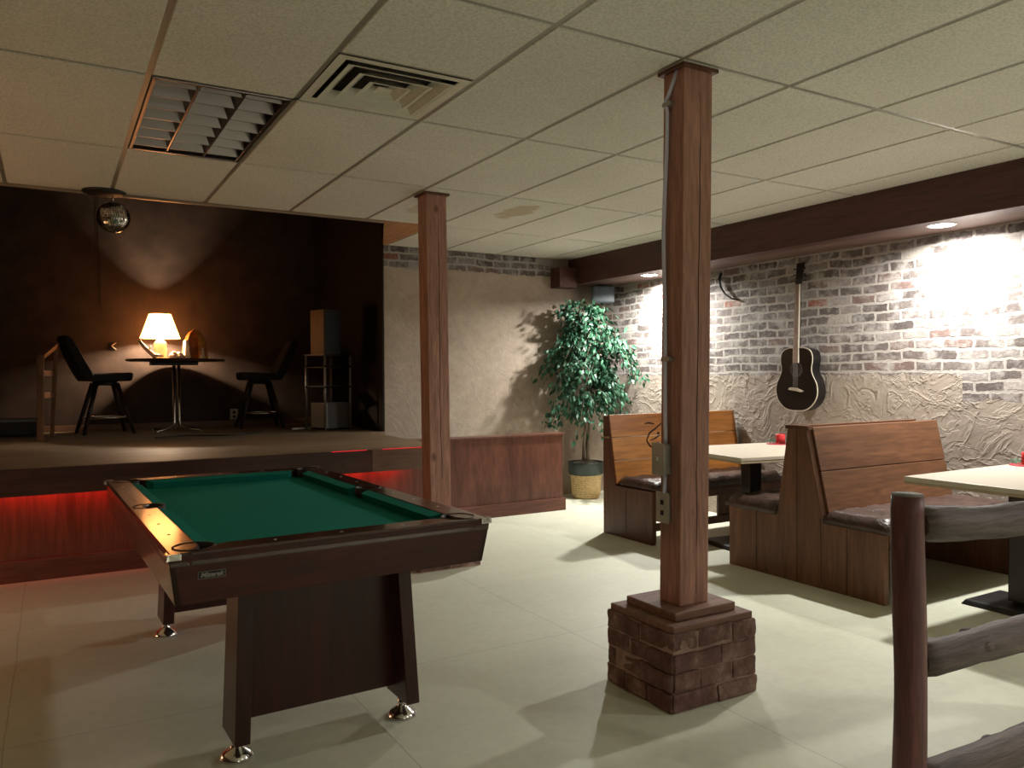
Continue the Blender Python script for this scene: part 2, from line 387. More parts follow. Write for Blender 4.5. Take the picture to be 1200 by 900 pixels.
def struct(name, mb, m, **kw):
    o = mb.build(name, m, **kw); o['kind'] = 'structure'; return o
def copy_tree(root, loc, rotz, label, group=None):
    r = root.copy(); COL.objects.link(r); r.location = loc; r.rotation_euler = (0, 0, rotz); r['label'] = label
    if group: r['group'] = group
    for ch in list(root.children):
        c = ch.copy(); COL.objects.link(c); c.parent = r
        for g in list(ch.children):
            d = g.copy(); COL.objects.link(d); d.parent = c
    return r

# ------------------------------------------------------------------ camera  (origin of the plan: below the lens)
CZ = 1.32
F_PX = 922.81
yaw, pit, rol = .5289, -.0120, -.0051
fw = Vector((math.sin(yaw) * math.cos(pit), math.cos(yaw) * math.cos(pit), math.sin(pit)))
rt = fw.cross(Vector((0, 0, 1))).normalized(); up = rt.cross(fw)
c_, s_ = math.cos(rol), math.sin(rol)
rt, up = rt * c_ + up * s_, up * c_ - rt * s_
cam = bpy.data.cameras.new('camera'); cam.sensor_width = 36; cam.lens = 36 * F_PX / 1200; cam.clip_start = .05
co = bpy.data.objects.new('camera', cam); COL.objects.link(co)
co.matrix_world = Matrix(((rt.x, up.x, -fw.x, 0), (rt.y, up.y, -fw.y, 0), (rt.z, up.z, -fw.z, CZ), (0, 0, 0, 1)))
S.camera = co

# ------------------------------------------------------------------ setting
XR, YB, XL, YF = 5.42, 7.2, -3.2, -5.0      # right wall, plaster back wall, left wall, wall behind
ZC = 2.58                                    # drop ceiling
STY, STZ, STX = 9.0, .775, 2.78              # stage back wall, stage height, stage right side
b = MB(); b.box(XL - .1, XR + .1, YF - .1, 9.2, -.1, 0); struct('floor', b, M['floor'])
b = MB(); b.box(XR, XR + .15, YF, YB + .1, 0, 2.75); struct('wall_right', b, M['wall_right'])
b = MB(); b.box(STX, XR + .1, YB, YB + .15, 0, 2.75); struct('wall_back', b, M['wall_back'])
b = MB(); b.box(XL - .15, XL, YF, 9.2, 0, 3.5); struct('wall_left', b, M['dark_wall'])
b = MB(); b.box(XL, XR, YF - .15, YF, 0, 2.75); struct('wall_front', b, M['dark_wall'])
b = MB(); b.box(XL, STX + .15, STY, STY + .15, 0, 3.5); struct('wall_stage_back', b, M['stage_wall'])
b = MB(); b.box(STX, STX + .12, YB + .15, STY, 0, 3.5); b.box(STX, STX + .12, YB, YB + .15, 2.76, 3.5); b.box(STX - .015, STX - .001, YB + .004, STY, STZ, 3.5); struct('wall_stage_right', b, M['stage_side'])
b = MB(); b.box(XL, STX + .12, 6.0, STY + .1, 3.4, 3.5); struct('ceiling_stage', b, M['stage_ceiling'])
b = MB(); b.box(XL, XR, 5.94, 6.04, 2.64, 3.5); struct('trim_1', b, M['stage_ceiling'])

# drop ceiling: tee grid and tegular tiles
ax = [.3625 + .61 * k for k in range(-6, 9)]; ay = [3.606 + 1.2284 * k for k in range(-7, 4)]
X0c, X1c = XL, XR
b = MB()
lightcell = (6, 7); ventcell = None
for i, x in enumerate(ax):
    for j, y in enumerate(ay):
        if j + 1 >= len(ay): continue
        y1 = ay[j + 1]; x1 = ax[i + 1] if i + 1 < len(ax) else XR
        x0 = x
        xa, xb = max(x0, XL), min(x1, 5.4); ya, yb = max(y, YF), min(y1, YB)
        if xb - xa < .05 or yb - ya < .05: continue
        if i == 6 and j == 7: continue                       # troffer
        if ya > 6.0 and xb < 2.9: continue                   # stage opening / plywood
        pieces = [(xa, xb, ya, yb)]
        if i == 7 and j == 6: pieces = [(xa, xb, ya, y1 - .61)]
        for xa, xb, ya, yb in pieces:
            g, e = .010, .005; z1 = ZC + .004; z0 = ZC - .004
            bq = [(xa + g + e, ya + g + e, z0), (xb - g - e, ya + g + e, z0), (xb - g - e, yb - g - e, z0), (xa + g + e, yb - g - e, z0)]
            tq = [(xa + g, ya + g, z1), (xb - g, ya + g, z1), (xb - g, yb - g, z1), (xa + g, yb - g, z1)]
            b.hexa(bq, tq)
struct('ceiling', b, M['tile'])
b = MB()
lx0, lx1, ly0, ly1 = ax[6], ax[7], ay[7], ay[8]
vx0, vx1, vy0, vy1 = ax[7], ax[8], ay[7] - .61, ay[7]
z0, z1 = ZC + .001, ZC + .03
b.box(XL, lx0 + .012, YF, 6.06, z0, z1); b.box(vx1 - .012, XR, YF, 6.06, z0, z1)
b.box(lx0 + .012, vx1 - .012, YF, vy0 + .012, z0, z1)
b.box(lx0 + .012, lx1 + .012, vy0 + .012, ly0 + .012, z0, z1)
b.box(lx0 + .012, vx1 - .012, ly1 - .012, 6.06, z0, z1)
b.box(lx1 - .012, vx1 - .012, vy1 - .012, ly1 - .012, z0, z1)
b.box(2.8025, XR, 6.06, YB, z0, z1)
b.box(XL, XR, YF, 3.4, z1 + .3, z1 + .32); b.box(XL, XR, 3.4, 6.06, z1 + .3, z1 + .32); b.box(2.80, XR, 6.06, YB, z1 + .3, z1 + .32)
struct('ceiling_grid', b, M['tee'])
b = MB(); b.prism([(2.345, 6.06), (2.80, 6.06), (2.80, YB), (2.775, YB)], 'z', ZC - .002, ZC + .03); struct('ceiling_panel', b, M['plywood'])
b = MB(); b.box(XL, 2.345, 6.055, 6.085, ZC - .022, ZC + .06); struct('trim_2', b, M['copper'], bevel=.004)

# beam and soffit over the booths
b = MB(); b.box(4.93, 5.06, YF, YB, 2.295, ZC); struct('beam_right', b, M['beam'], bevel=.006)
b = MB(); b.box(5.06, XR, YF, YB, 2.30, 2.33); struct('soffit_right', b, M['soffit'])
b = MB(); b.box(4.70, 4.93, 7.02, YB, 2.255, 2.47); struct('trim_3', b, M['beam'], bevel=.006)

# stage platform
b = MB(); b.box(XL, 2.62, 5.515, STY, STZ - .04, STZ); b.box(2.62, STX, YB - .0, STY, STZ - .04, STZ); struct('stage_deck', b, M['stage_floor'])
b = MB(); b.box(XL, 2.02, 5.5, 5.54, STZ - .165, STZ - .002); struct('stage_fascia', b, M['fascia'], bevel=.004)
b = MB(); b.box(2.02, 2.64, 5.495, 5.54, STZ - .165, STZ - .002); struct('stage_fascia_end', b, M['fascia_light'], bevel=.004)
b = MB(); b.box(XL, 2.62, 5.97, 6.03, 0, STZ - .04)
struct('stage_front', b, M['kick'])
b = MB(); b.box(XL, 2.64, 5.945, 5.97, 0, .14); struct('baseboard_stage', b, M['kick_trim'], bevel=.004)
b = MB(); b.box(XL, 2.62, 5.54, 5.97, STZ - .10, STZ - .045); struct('trim_4', b, M['black'])
b = MB(); b.box(2.60, 4.29, 6.37, 6.50, 0, .73); struct('half_wall', b, M['half_wall'])
b = MB(); b.box(2.60, 4.305, 6.355, 6.52, .73, .75); struct('trim_5', b, M['half_wall'], bevel=.004)
b = MB(); b.box(2.60, 4.30, 6.345, 6.37, 0, .118); b.box(4.29, 4.31, 6.345, 6.50, 0, .118); struct('baseboard_half_wall', b, M['kick_trim'], bevel=.004)
b = MB(); b.box(2.54, 2.62, 6.03, 6.37, 0, STZ - .045); struct('stage_return', b, M['kick'])
b = MB(); b.box(XL, STX, STY - .018, STY, STZ, STZ + .06); struct('baseboard_stage_back', b, M['fascia_light'], bevel=.004)

# red LED strips of the stage
def strip(label, x0, x1, y, z, h, w=.02):
    o = MB().box(x0, x1, y, y + w, z, z + h).build('led_strip', M['led']); return tag(o, label, 'light strip', 'red strips along the stage edge')
strip('long red light strip hidden under the stage overhang behind the pool table', XL + .1, 2.5, 5.91, STZ - .112, .01, .03)
o = MB().box(1.72, 1.98, 5.492, 5.499, STZ - .003, STZ + .001).build('led_edge', M['led_thin']); tag(o, 'short thin red glowing line on the dark stage edge', 'light strip', 'red lines on the stage edge')
o = MB().box(2.1, 2.6, 5.488, 5.494, STZ - .003, STZ + .001).build('led_edge', M['led_thin']); tag(o, 'thin red glowing line on the stage edge by the far post', 'light strip', 'red lines on the stage edge')

# ------------------------------------------------------------------ pool table
PW, PL = 1.122, 2.03
pt = thing('pool_table', 'mahogany pool table with green cloth in front of the stage', 'pool table', (.828, 3.605, 0), R(1.8))
hx, hy, ZT = PW / 2, PL / 2, .78
# rails: four wooden top rails, bevelled
rw = .105
def rail(x0, x1, y0, y1): return MB().box(x0, x1, y0, y1, ZT - .045, ZT)
rails = [(-hx, -hx + rw, -hy, 0 - .055), (-hx, -hx + rw, .055, hy), (hx - rw, hx, -hy, -.055), (hx - rw, hx, .055, hy)]
# side rails run in one piece with a bite taken for the side pocket
def side_rail(sx):
    xo, xi = sx * hx, sx * (hx - rw); pr = [(xo, -hy), (xo, hy), (sx * (hx - .06), hy), (xi, hy - .09)]
    n = 9
    for k in range(n + 1):
        a = PI * k / n; pr.append((xi + sx * .05 * math.sin(a), .06 * math.cos(a)))
    pr += [(xi, -hy + .09), (sx * (hx - .06), -hy)]
    if sx > 0: pr = pr[::-1]
    return MB().prism(pr, 'z', ZT - .045, ZT)
for sx in (-1, 1): side_rail(sx).build('side_rail', M['rail'], pt, bevel=.006)
def end_rail(sy):
    yo, yi = sy * hy, sy * (hy - rw)
    pr = [(-hx + .06, yo), (hx - .06, yo), (hx - rw - .075, yi), (-hx + rw + .075, yi)]
    if sy > 0: pr = pr[::-1]
    return MB().prism(pr, 'z', ZT - .045, ZT)
for sy in (-1, 1): end_rail(sy).build('end_rail', M['rail'], pt, bevel=.006)
b = MB().box(-hx + .03, hx - .03, -hy + .03, hy - .03, ZT - .085, ZT - .045); b.build('playing_cloth', M['felt'], pt)
# cushions
def cushion(p0, p1, inn):
    p0 = Vector(p0); p1 = Vector(p1); inn = Vector(inn); d = (p1 - p0).normalized(); w = .045
    zt, zn, zb = ZT - .002, ZT - .012, ZT - .045
    m = MB(); a = [p0, p1]; q = []
    for p, sg in ((p0, 1), (p1, -1)):
        q.append([(p.x, p.y, zt), (p.x + inn.x * w + d.x * sg * .03, p.y + inn.y * w + d.y * sg * .03, zn), (p.x + inn.x * w * .8 + d.x * sg * .03, p.y + inn.y * w * .8 + d.y * sg * .03, zb), (p.x, p.y, zb)])
    m.add(q[0] + q[1], [(0, 1, 2, 3), (7, 6, 5, 4), (0, 4, 5, 1), (1, 5, 6, 2), (2, 6, 7, 3), (3, 7, 4, 0)])
    return m.build('cushion', M['felt'], pt, weld=True)
xi, yi = hx - rw, hy - rw
for sx in (-1, 1):
    cushion((sx * xi, -yi + .075, 0), (sx * xi, -.062, 0), (-sx, 0, 0))
    cushion((sx * xi, .062, 0), (sx * xi, yi - .075, 0), (-sx, 0, 0))
for sy in (-1, 1): cushion((-xi + .075, sy * yi, 0), (xi - .075, sy * yi, 0), (0, -sy, 0))
# pockets
def pocket(cx, cy, r):
    m = MB(); m.lathe([(r * .98, ZT - .13), (r, ZT - .02), (r + .002, ZT + .002), (r + .008, ZT + .002), (r + .009, ZT - .04)], (cx, cy, 0), 28, close=False)
    m.lathe([(0.0001, ZT - .13), (r, ZT - .129)], (cx, cy, 0), 28, close=False)
    m.lathe([(0.0001, ZT - .0435), (r, ZT - .0435)], (cx, cy, 0), 28, close=False)
    return m.build('pocket', M['pocket'], pt)
for sx in (-1, 1):
    for sy in (-1, 1): pocket(sx * (hx - rw + .018), sy * (hy - rw + .018), .058)
    pocket(sx * (hx - rw + .028), 0, .055)
# corner caps
for sx in (-1, 1):
    for sy in (-1, 1):
        m = MB()
        X, Y = sx * (hx + .007), sy * (hy + .007)
        x2, y2 = sx * (hx - .035), sy * (hy - .035)
        m.box(min(X, x2), max(X, x2), min(Y, Y - sy * .008), max(Y, Y - sy * .008), ZT - .02, ZT + .001)
        m.box(min(X, X - sx * .008), max(X, X - sx * .008), min(Y, y2), max(Y, y2), ZT - .02, ZT + .001)
        m.build('corner_cap', M['chrome'], pt, bevel=.002)
# apron (slightly tapering inward)
za, zb = ZT - .007, ZT - .165
def apron_x(sy):
    yo = sy * (hy + .003); yb = sy * (hy - .02); t = .02
    m = MB(); A = [(-hx - .003, yo), (hx + .003, yo)]; B = [(-hx + .02, yb), (hx - .02, yb)]
    m.hexa([(B[0][0], B[0][1], zb), (B[1][0], B[1][1], zb), (B[1][0], B[1][1] - sy * t, zb), (B[0][0], B[0][1] - sy * t, zb)][::(1 if sy < 0 else -1)],
           [(A[0][0], A[0][1], za), (A[1][0], A[1][1], za), (A[1][0], A[1][1] - sy * t, za), (A[0][0], A[0][1] - sy * t, za)][::(1 if sy < 0 else -1)])
    return m.build('end_apron', M['mahogany'], pt, bevel=.003)
def apron_y(sx):
    xo = sx * (hx + .003); xb = sx * (hx - .02); t = .02
    m = MB()
    m.hexa([(xb, hy - .02, zb), (xb, -hy + .02, zb), (xb - sx * t, -hy + .02, zb), (xb - sx * t, hy - .02, zb)][::(1 if sx < 0 else -1)],
           [(xo, hy + .003, za), (xo, -hy - .003, za), (xo - sx * t, -hy - .003, za), (xo - sx * t, hy + .003, za)][::(1 if sx < 0 else -1)])
    return m.build('side_apron', M['rail'], pt, bevel=.003)
for q in (-1, 1): apron_x(q); apron_y(q)
MB().box(-hx + .05, hx - .05, -hy + .05, hy - .05, ZT - .15, ZT - .09).build('bed', M['black'], pt)
# diamonds
for sx in (-1, 1):
    for k in (-3, -2, -1, 1, 2, 3):
        MB().lathe([(.0055, ZT - .001), (.0055, ZT + .0012)], (sx * (hx - .05), k * (hy - rw) / 4, 0), 12).build('sight', M['pearl'], pt)
for sy in (-1, 1):
    for k in (-1, 0, 1):
        MB().lathe([(.0055, ZT - .001), (.0055, ZT + .0012)], (k * (hx - rw) / 2, sy * (hy - .05), 0), 12).build('sight', M['pearl'], pt)
# panel legs: two posts, recessed panel, chrome levellers
for sy in (-1, 1):
    for sx in (-1, 1):
        xo = sx * .328; w = .052
        def q(z, ex, fy):
            xs = sorted((xo + sx * ex, xo + sx * ex - sx * w)); ys = sorted((sy * (.865 + fy), sy * .67))
            return [(xs[0], ys[0], z), (xs[1], ys[0], z), (xs[1], ys[1], z), (xs[0], ys[1], z)]
        leg = MB().hexa(q(.075, .012, .0), q(zb + .02, -.012, -.03)).build('leg_post', M['mahogany_v'], pt, bevel=.004)
        m = MB(); m.lathe([(.058, 0), (.058, .006), (.045, .022), (.022, .036), (.018, .05), (.018, .08)], (xo - sx * .016, sy * .765, 0), 28)
        m.build('leveler', M['chrome'], pt)
    ys = sorted((sy * .745, sy * .725))
    MB().box(-.30, .30, ys[0], ys[1], .115, zb + .02).build('leg_panel', M['mahogany_v'], pt)
# name plate and lettering on the near apron, at its left end
tilt = math.atan2(.023, .158)
def text_mesh(body, size, shear=.25):
    cu = bpy.data.curves.new('t', 'FONT'); cu.body = body; cu.size = size; cu.extrude = .0006; cu.shear = shear
    cu.align_x = 'CENTER'; cu.align_y = 'CENTER'; cu.offset = .0006
    ob = bpy.data.objects.new('t', cu); COL.objects.link(ob)
    dg = bpy.context.evaluated_depsgraph_get(); me = bpy.data.meshes.new_from_object(ob.evaluated_get(dg))
    bpy.data.objects.remove(ob); return me
pl = MB().box(-.041, .041, -.012, .012, -.0015, .0).build('name_plate', M['black'], pt)
fr = MB()
for (x0, x1, y0, y1) in ((-.041, .041, .011, .012), (-.041, .041, -.012, -.011), (-.041, -.040, -.012, .012), (.040, .041, -.012, .012)): fr.box(x0, x1, y0, y1, 0, .001)
frm = fr.build('plate_frame', M['silver'], pl)
tm = text_mesh('Mizerak', .021); tm.materials.append(M['silver'])
lt = bpy.data.objects.new('plate_lettering', tm); COL.objects.link(lt); lt.parent = pl; lt.location = (0, 0, .001)
pl['label'] = 'small black name plate with silver italic lettering'
pl.location = (-hx + .125, -hy + .0052, ZT - .076); pl.rotation_euler = (PI / 2 + tilt, 0, 0)
# hidden return box under the right side: dark ball tray
# ------------------------------------------------------------------ posts and pedestals
def post(loc, label, sx, sy, lean):
    t = thing('wooden_post', label, 'post', loc, 0, 'timber ceiling posts')
    zb0, zt0 = .37, ZC - loc[2]
    lx, ly = lean
    m = MB(); n = 14
    for i in range(n):
        u0, u1 = i / n, (i + 1) / n
        def ring(u):
            z = zb0 + (zt0 - zb0) * u; dx, dy = lx * (1 - u), ly * (1 - u)
            return [(dx - sx, dy - sy, z), (dx + sx, dy - sy, z), (dx + sx, dy + sy, z), (dx - sx, dy + sy, z)]
        m.add(ring(u0) + ring(u1), [(0, 1, 5, 4), (1, 2, 6, 5), (2, 3, 7, 6), (3, 0, 4, 7)])
    m.add(ring(0), [(3, 2, 1, 0)]); m.add(ring(1), [(0, 1, 2, 3)])
    m.build('shaft', M['post'], t, bevel=.006, ang=40)
    # drying crack on the near face
    c = MB(); pts = []; random.seed(3)
    w = .0022
    prev = None; x = .012
    for i in range(26):
        u = .02 + .93 * i / 25; z = zb0 + (zt0 - zb0) * u; x += random.uniform(-.003, .003); x = max(-.02, min(.04, x))
        p = (lx * (1 - u) + x, ly * (1 - u) - sy - .0006, z); ww = w * (1 if 2 < i < 23 else .3)
        cur = [(p[0] - ww, p[1], p[2]), (p[0] + ww, p[1], p[2]), (p[0] + ww, p[1] + .004, p[2]), (p[0] - ww, p[1] + .004, p[2])]
        if prev: c.add(prev + cur, [(0, 1, 5, 4), (1, 2, 6, 5), (3, 0, 4, 7)])
        prev = cur
    c.build('drying_crack', M['crack'], t)
    k = MB(); e = .018
    k.box(-sx - e, sx + e, -sy - e, sy + e, zt0 - .02, zt0 - .004)
    k.build('top_plate', M['bench_end_red'], t, bevel=.003)
    return t
def pedestal(loc, label, seed):
    t = thing('brick_pedestal', label, 'pedestal', loc, 0, 'brick post pedestals')
    rnd = random.Random(seed); H = .225; A = .222
    rows = 4; rh = .31 / rows - .006
    mort = MB().box(-A, A, -A * .92, A * .92, 0, .305).build('mortar_core', M['mortar'], t)
    m = MB()
    for r in range(rows):
        z0 = .003 + r * (rh + .006)
        for side in range(4):
            n = 2 if (r + side) % 2 == 0 else 3
            L_ = 2 * (A + .006) if side % 2 == 0 else 2 * (A * .92 + .006)
            edges = [0] + [(i + rnd.uniform(-.12, .12)) / n for i in range(1, n)] + [1]
            for i in range(n):
                a0 = -L_ / 2 + edges[i] * L_ + .003; a1 = -L_ / 2 + edges[i + 1] * L_ - .003
                d = rnd.uniform(.001, .013); off = (A * .92 if side % 2 == 0 else A)
                rot = Matrix.Rotation(side * PI / 2, 4, 'Z') @ Matrix.Translation((0, -off, z0)) @ Matrix.Rotation(rnd.uniform(-.02, .02), 4, 'Z')
                zz = rnd.uniform(-.004, .004)
                m.box(a0, a1, -d, .05, max(zz, -z0), rh + zz, rot)
    bw = m.build('brickwork', M['ped_brick'], t, bevel=.008)
    bm = bmesh.new(); bm.from_mesh(bw.data); bmesh.ops.subdivide_edges(bm, edges=[e for e in bm.edges if e.calc_length() > .03], cuts=4, use_grid_fill=True)
    from mathutils import noise as mn
    for v in bm.verts:
        q = mn.noise_vector(v.co * 16 + Vector((seed, 0, 0))) * .0055 + mn.noise_vector(v.co * 45) * .002
        v.co += Vector((q.x, q.y, q.z if v.co.z > .02 else 0))
    bm.to_mesh(bw.data); bm.free()
    B = .215
    MB().box(-B, B, -B * .93, B * .93, .305, .335).build('lower_slab', M['slab'], t, bevel=.006)
    C_ = .165
    MB().box(-C_, C_, -C_ * .93, C_ * .93, .335, .37).build('upper_slab', M['slab'], t, bevel=.006)
    return t
NP = (2.298, 2.468, 0); FP = (2.30, 5.03, 0)
post(NP, 'near rough timber post with metal conduit and switch boxes down its left side', .078, .062, (-.024, .008))
pedestal((2.285, 2.51, 0), 'stepped brick pedestal under the near timber post', 5)
post(FP, 'far plain timber post standing behind the pool table', .078, .07, (.02, -.01))
pedestal((2.33, 5.02, 0), 'brick pedestal of the far post, mostly hidden behind the pool table', 9)

# conduit and boxes on the near post's left face
xf = NP[0] - .078
def pxz(z): # lean of post face
    u = (z - .37) / (ZC - .37); return xf - .024 * (1 - u)
t = thing('electrical_conduit', 'thin shiny metal conduit running down the near post', 'conduit', (xf - .024, 2.497, .8))
y0 = 2.497
pts = [(xf + .004, y0 - .055, 2.578), (xf - .012, y0 - .012, 2.47), (xf - .018, y0 + .004, 2.44)]
for i in range(18):
    z = 2.40 - i * (2.40 - 1.03) / 17; pts.append((pxz(z) - .014 + .003 * math.sin(z * 9), y0 + .008 * math.sin(z * 4.3), z))
CO = Matrix.Translation((-(xf - .024), -2.497, -.8))
m = MB().tube([CO @ Vector(p) for p in pts], .0085, 10)
m.build('upper_run', M['conduit'], t)
MB().tube([CO @ Vector((pxz(.9) - .014, y0 - .005, .905)), CO @ Vector((pxz(.8) - .014, y0 - .005, .826))], .0085, 10).build('lower_run', M['conduit'], t)
for z in (2.43, 1.38):
    MB().box(pxz(z) - .024, pxz(z), y0 - .035, y0 + .014, z - .009, z + .009, CO).build('clip', M['steel_box'], t, bevel=.002)
def ebox(name, z0, z1, dep, label, kids):
    x = pxz((z0 + z1) / 2) - .001
    t = thing(name, label, 'electrical box', (x, y0 - .006, z0))
    MB().box(-dep, 0, -.022, .050, 0, z1 - z0).build('box', M['steel_box'], t, bevel=.004)
    p = MB().box(-dep - .003, -dep, -.024, .052, -.004, z1 - z0 + .004).build('cover', M['plate'], t, bevel=.0015)
    kids(p, dep, z1 - z0); return t
def toggle(p, d, h): MB().box(-d - .014, -d - .003, 0.008, .018, h / 2 - .006, h / 2 + .01).build('toggle', M['white_plastic'], p, bevel=.002)
def outlet(p, d, h):
    for zz in (.3, .66): MB().box(-d - .004, -d - .0025, .004, .024, h * zz - .008, h * zz + .012).build('socket', M['black'], p, bevel=.001)
ebox('switch_box', .905, 1.03, .038, 'deep metal switch box on the near post, upper of two', toggle)
ebox('outlet_box', .705, .825, .014, 'flat metal outlet box on the near post, lower of two', outlet)

# ------------------------------------------------------------------ booths
def bench_end(prof, x0, x1, m, parent, seams):
    e = MB().prism(prof, 'x', x0, x1).build('end_panel', m, parent, bevel=.004)
    for (ya, za, yb, zb_) in seams:
        MB().add([(x0 - .0008, ya - .002, za), (x0 - .0008, ya + .002, za), (x0 - .0008, yb + .002, zb_), (x0 - .0008, yb - .002, zb_),
                  (x0 + .002, ya - .002, za), (x0 + .002, ya + .002, za), (x0 + .002, yb + .002, zb_), (x0 + .002, yb - .002, zb_)],
                 [(0, 1, 2, 3), (0, 4, 5, 1), (2, 6, 7, 3), (1, 5, 6, 2), (3, 7, 4, 0)]).build('board_joint', M['crack'], e)
    return e
def pad(x0, x1, y0, y1, z0, z1, parent, seed, droop=0, front=-1):
    """padded vinyl cushion with puckered edges"""
    rnd = random.Random(seed); nx, ny = 40, 18; m = MB(); top = []; bot = []
    for j in range(ny + 1):
        for i in range(nx + 1):
            u, v = i / nx, j / ny; x = x0 + (x1 - x0) * u; y = y0 + (y1 - y0) * v
            e = min(1, (min(u, 1 - u) * (x1 - x0)) / .05) ; f = min(1, (min(v, 1 - v) * (y1 - y0)) / .05)
            k = (1 - (1 - e) ** 2.2) * (1 - (1 - f) ** 2.2)
            wv = .006 * math.sin(x * 31 + seed) * math.sin(y * 23 + seed * 2) + .004 * math.sin(x * 67 + y * 40)
            top.append((x, y, z0 + (z1 - z0) * (.35 + .65 * k) + wv * k + rnd.uniform(-.001, .001)))
            bot.append((x, y, z0))
    w = nx + 1; n = w * (ny + 1)
    fs = [(j * w + i, j * w + i + 1, (j + 1) * w + i + 1, (j + 1) * w + i) for j in range(ny) for i in range(nx)]
    m.add(top, fs, True)
    o = len(m.v); m.add(bot, [f[::-1] for f in fs])
    ring = [i for i in range(nx)] + [j * w + nx for j in range(ny)] + [ny * w + nx - i for i in range(nx)] + [(ny - j) * w for j in range(ny)]
    for a in range(len(ring)):
        p, q = ring[a], ring[(a + 1) % len(ring)]
        m.f.append((q, p, o + p, o + q)); m.sm.append(True)
    return m.build('seat_pad', M['vinyl'], parent)
def slope_board(x0, x1, ya, za, yb, zb_, th, n, m, parent, name='back_board'):
    """back board of n planks from (ya,za) low to (yb,zb_) high; th towards +y if >0"""
    for i in range(n):
        u0, u1 = i / n + .004, (i + 1) / n - .004
        p = [(ya + (yb - ya) * u, za + (zb_ - za) * u) for u in (u0, u1)]
        prof = [p[0], p[1], (p[1][0] + th, p[1][1]), (p[0][0] + th, p[0][1])]
        if th < 0: prof = prof[::-1]
        MB().prism(prof, 'x', x0, x1).build(name, m, parent, bevel=.004)
BX0, BX1 = 4.05, 5.395
def single_bench():
    # faces -y ; local origin at floor, y measured from the back
    t = thing('booth_bench', 'single honey pine booth bench with a dark arrow motif, backing onto the plant', 'bench', (0, 5.275, 0))
    x0, x1 = 3.96, 5.39
    prof = [(0, 0), (0, .975), (-.075, .975), (-.165, .41), (-.62, .41), (-.62, .04), (-.615, 0)]
    bench_end(prof[::-1], x0, x0 + .04, M['bench_end_red'], t, [(-.30, .005, -.30, .405)])
    bench_end(prof[::-1], x1 - .04, x1, M['bench_end_red'], t, [])
    slope_board(x0 + .005, x1 - .005, -.178, .425, -.078, .985, .025, 3, M['bench_honey'], t)
    MB().box(x0 + .04, x1 - .04, -.62, -.16, .385, .415).build('seat_board', M['bench_dark'], t, bevel=.004)
    MB().box(x0 + .75, x1 - .04, -.565, -.54, .13, .385).build('front_panel', M['bench_end'], t, bevel=.004)
    MB().box(x0 + .04, x1 - .04, -.59, -.565, .10, .16).build('stretcher', M['bench_end'], t, bevel=.004)
    MB().box(x0 + .04, x1 - .04, -.63, -.61, .335, .395).build('seat_rail', M['bench_end_red'], t, bevel=.004)
    pad(x0 + .02, x1 - .01, -.64, -.165, .415, .485, t, 3)
    MB().box(x0 - .012, x0 + .03, -.085, .015, .79, .805).build('arm_ledge', M['cream_board'], t, bevel=.003)
    # dark painted motif: arrow head with an eye, lying on the sloping back board
    def onb(x, z):
        u = (z - .425) / .56; return (x, -.178 + .10 * u - .0035, z)
    strokes = [[(4.40, .76), (4.44, .82), (4.52, .86), (4.60, .91)], [(4.40, .76), (4.43, .71), (4.52, .68), (4.62, .655)], [(4.60, .91), (4.585, .84), (4.63, .80), (4.60, .74), (4.62, .655)],
               [(4.44, .76), (4.50, .775), (4.55, .80)], [(4.40, .90), (4.45, .905), (4.50, .895)], [(4.46, .72), (4.52, .735), (4.57, .72)]]
    m = MB()
    for st in strokes:
        pp = [onb(p[0] - .075, p[1]) for p in st]; m.tube(pp, [.004] + [.007] * (len(pp) - 2) + [.004], 6)
    m.ball(onb(4.46, .815), .013, 8, (1, .35, 1))
    e = m.build('motif', M['crack'], t); e['label'] = 'dark arrow shaped motif'
    return t
single_bench()
def double_bench():
    t = thing('booth_bench', 'double sided dark pine booth bench with brown seat pads, between the two tables', 'bench', (0, 3.375, 0))
    x0, x1 = BX0, BX1
    prof = [(-.605, 0), (-.605, .40), (-.195, .425), (-.072, .97), (.072, .97), (.155, .425), (.575, .425), (.575, 0)]
    seams = [(-.36, .003, -.36, .41), (.33, .003, .33, .42), (.0, .003, .0, .965), (-.185, .03, -.175, .43)]
    bench_end(prof, x0, x0 + .04, M['bench_end'], t, seams)
    bench_end(prof, x1 - .04, x1, M['bench_end'], t, [])
    slope_board(x0 + .04, x1, -.212, .44, -.088, .985, .024, 2, M['bench_dark'], t)
    slope_board(x0 + .04, x1, .172, .44, .088, .985, -.024, 2, M['bench_dark'], t)
    MB().box(x0 + .02, x1, -.06, .06, .935, .95).build('top_board', M['bench_end_red'], t)
    MB().prism([(-.088, .965), (-.088, .99), (.0, .992), (.088, .99), (.088, .965)][::-1], 'x', x0 - .006, x0 + .034).build('end_cap', M['bench_end_red'], t, bevel=.003)
    for s in (-1, 1):
        ys = sorted((s * .60, s * .17)); MB().box(x0 + .04, x1 - .04, ys[0], ys[1], .385, .415).build('seat_board', M['bench_dark'], t, bevel=.004)
        ys = sorted((s * .61, s * .585)); MB().box(x0 + .04, x1 - .04, ys[0], ys[1], .34, .405).build('seat_rail', M['bench_end_red'], t, bevel=.004)
    pad(x0 - .015, x1 - .01, -.635, -.2, .405, .485, t, 5)
    pad(x0 - .015, x1 - .01, .165, .60, .405, .485, t, 8)
    return t
double_bench()

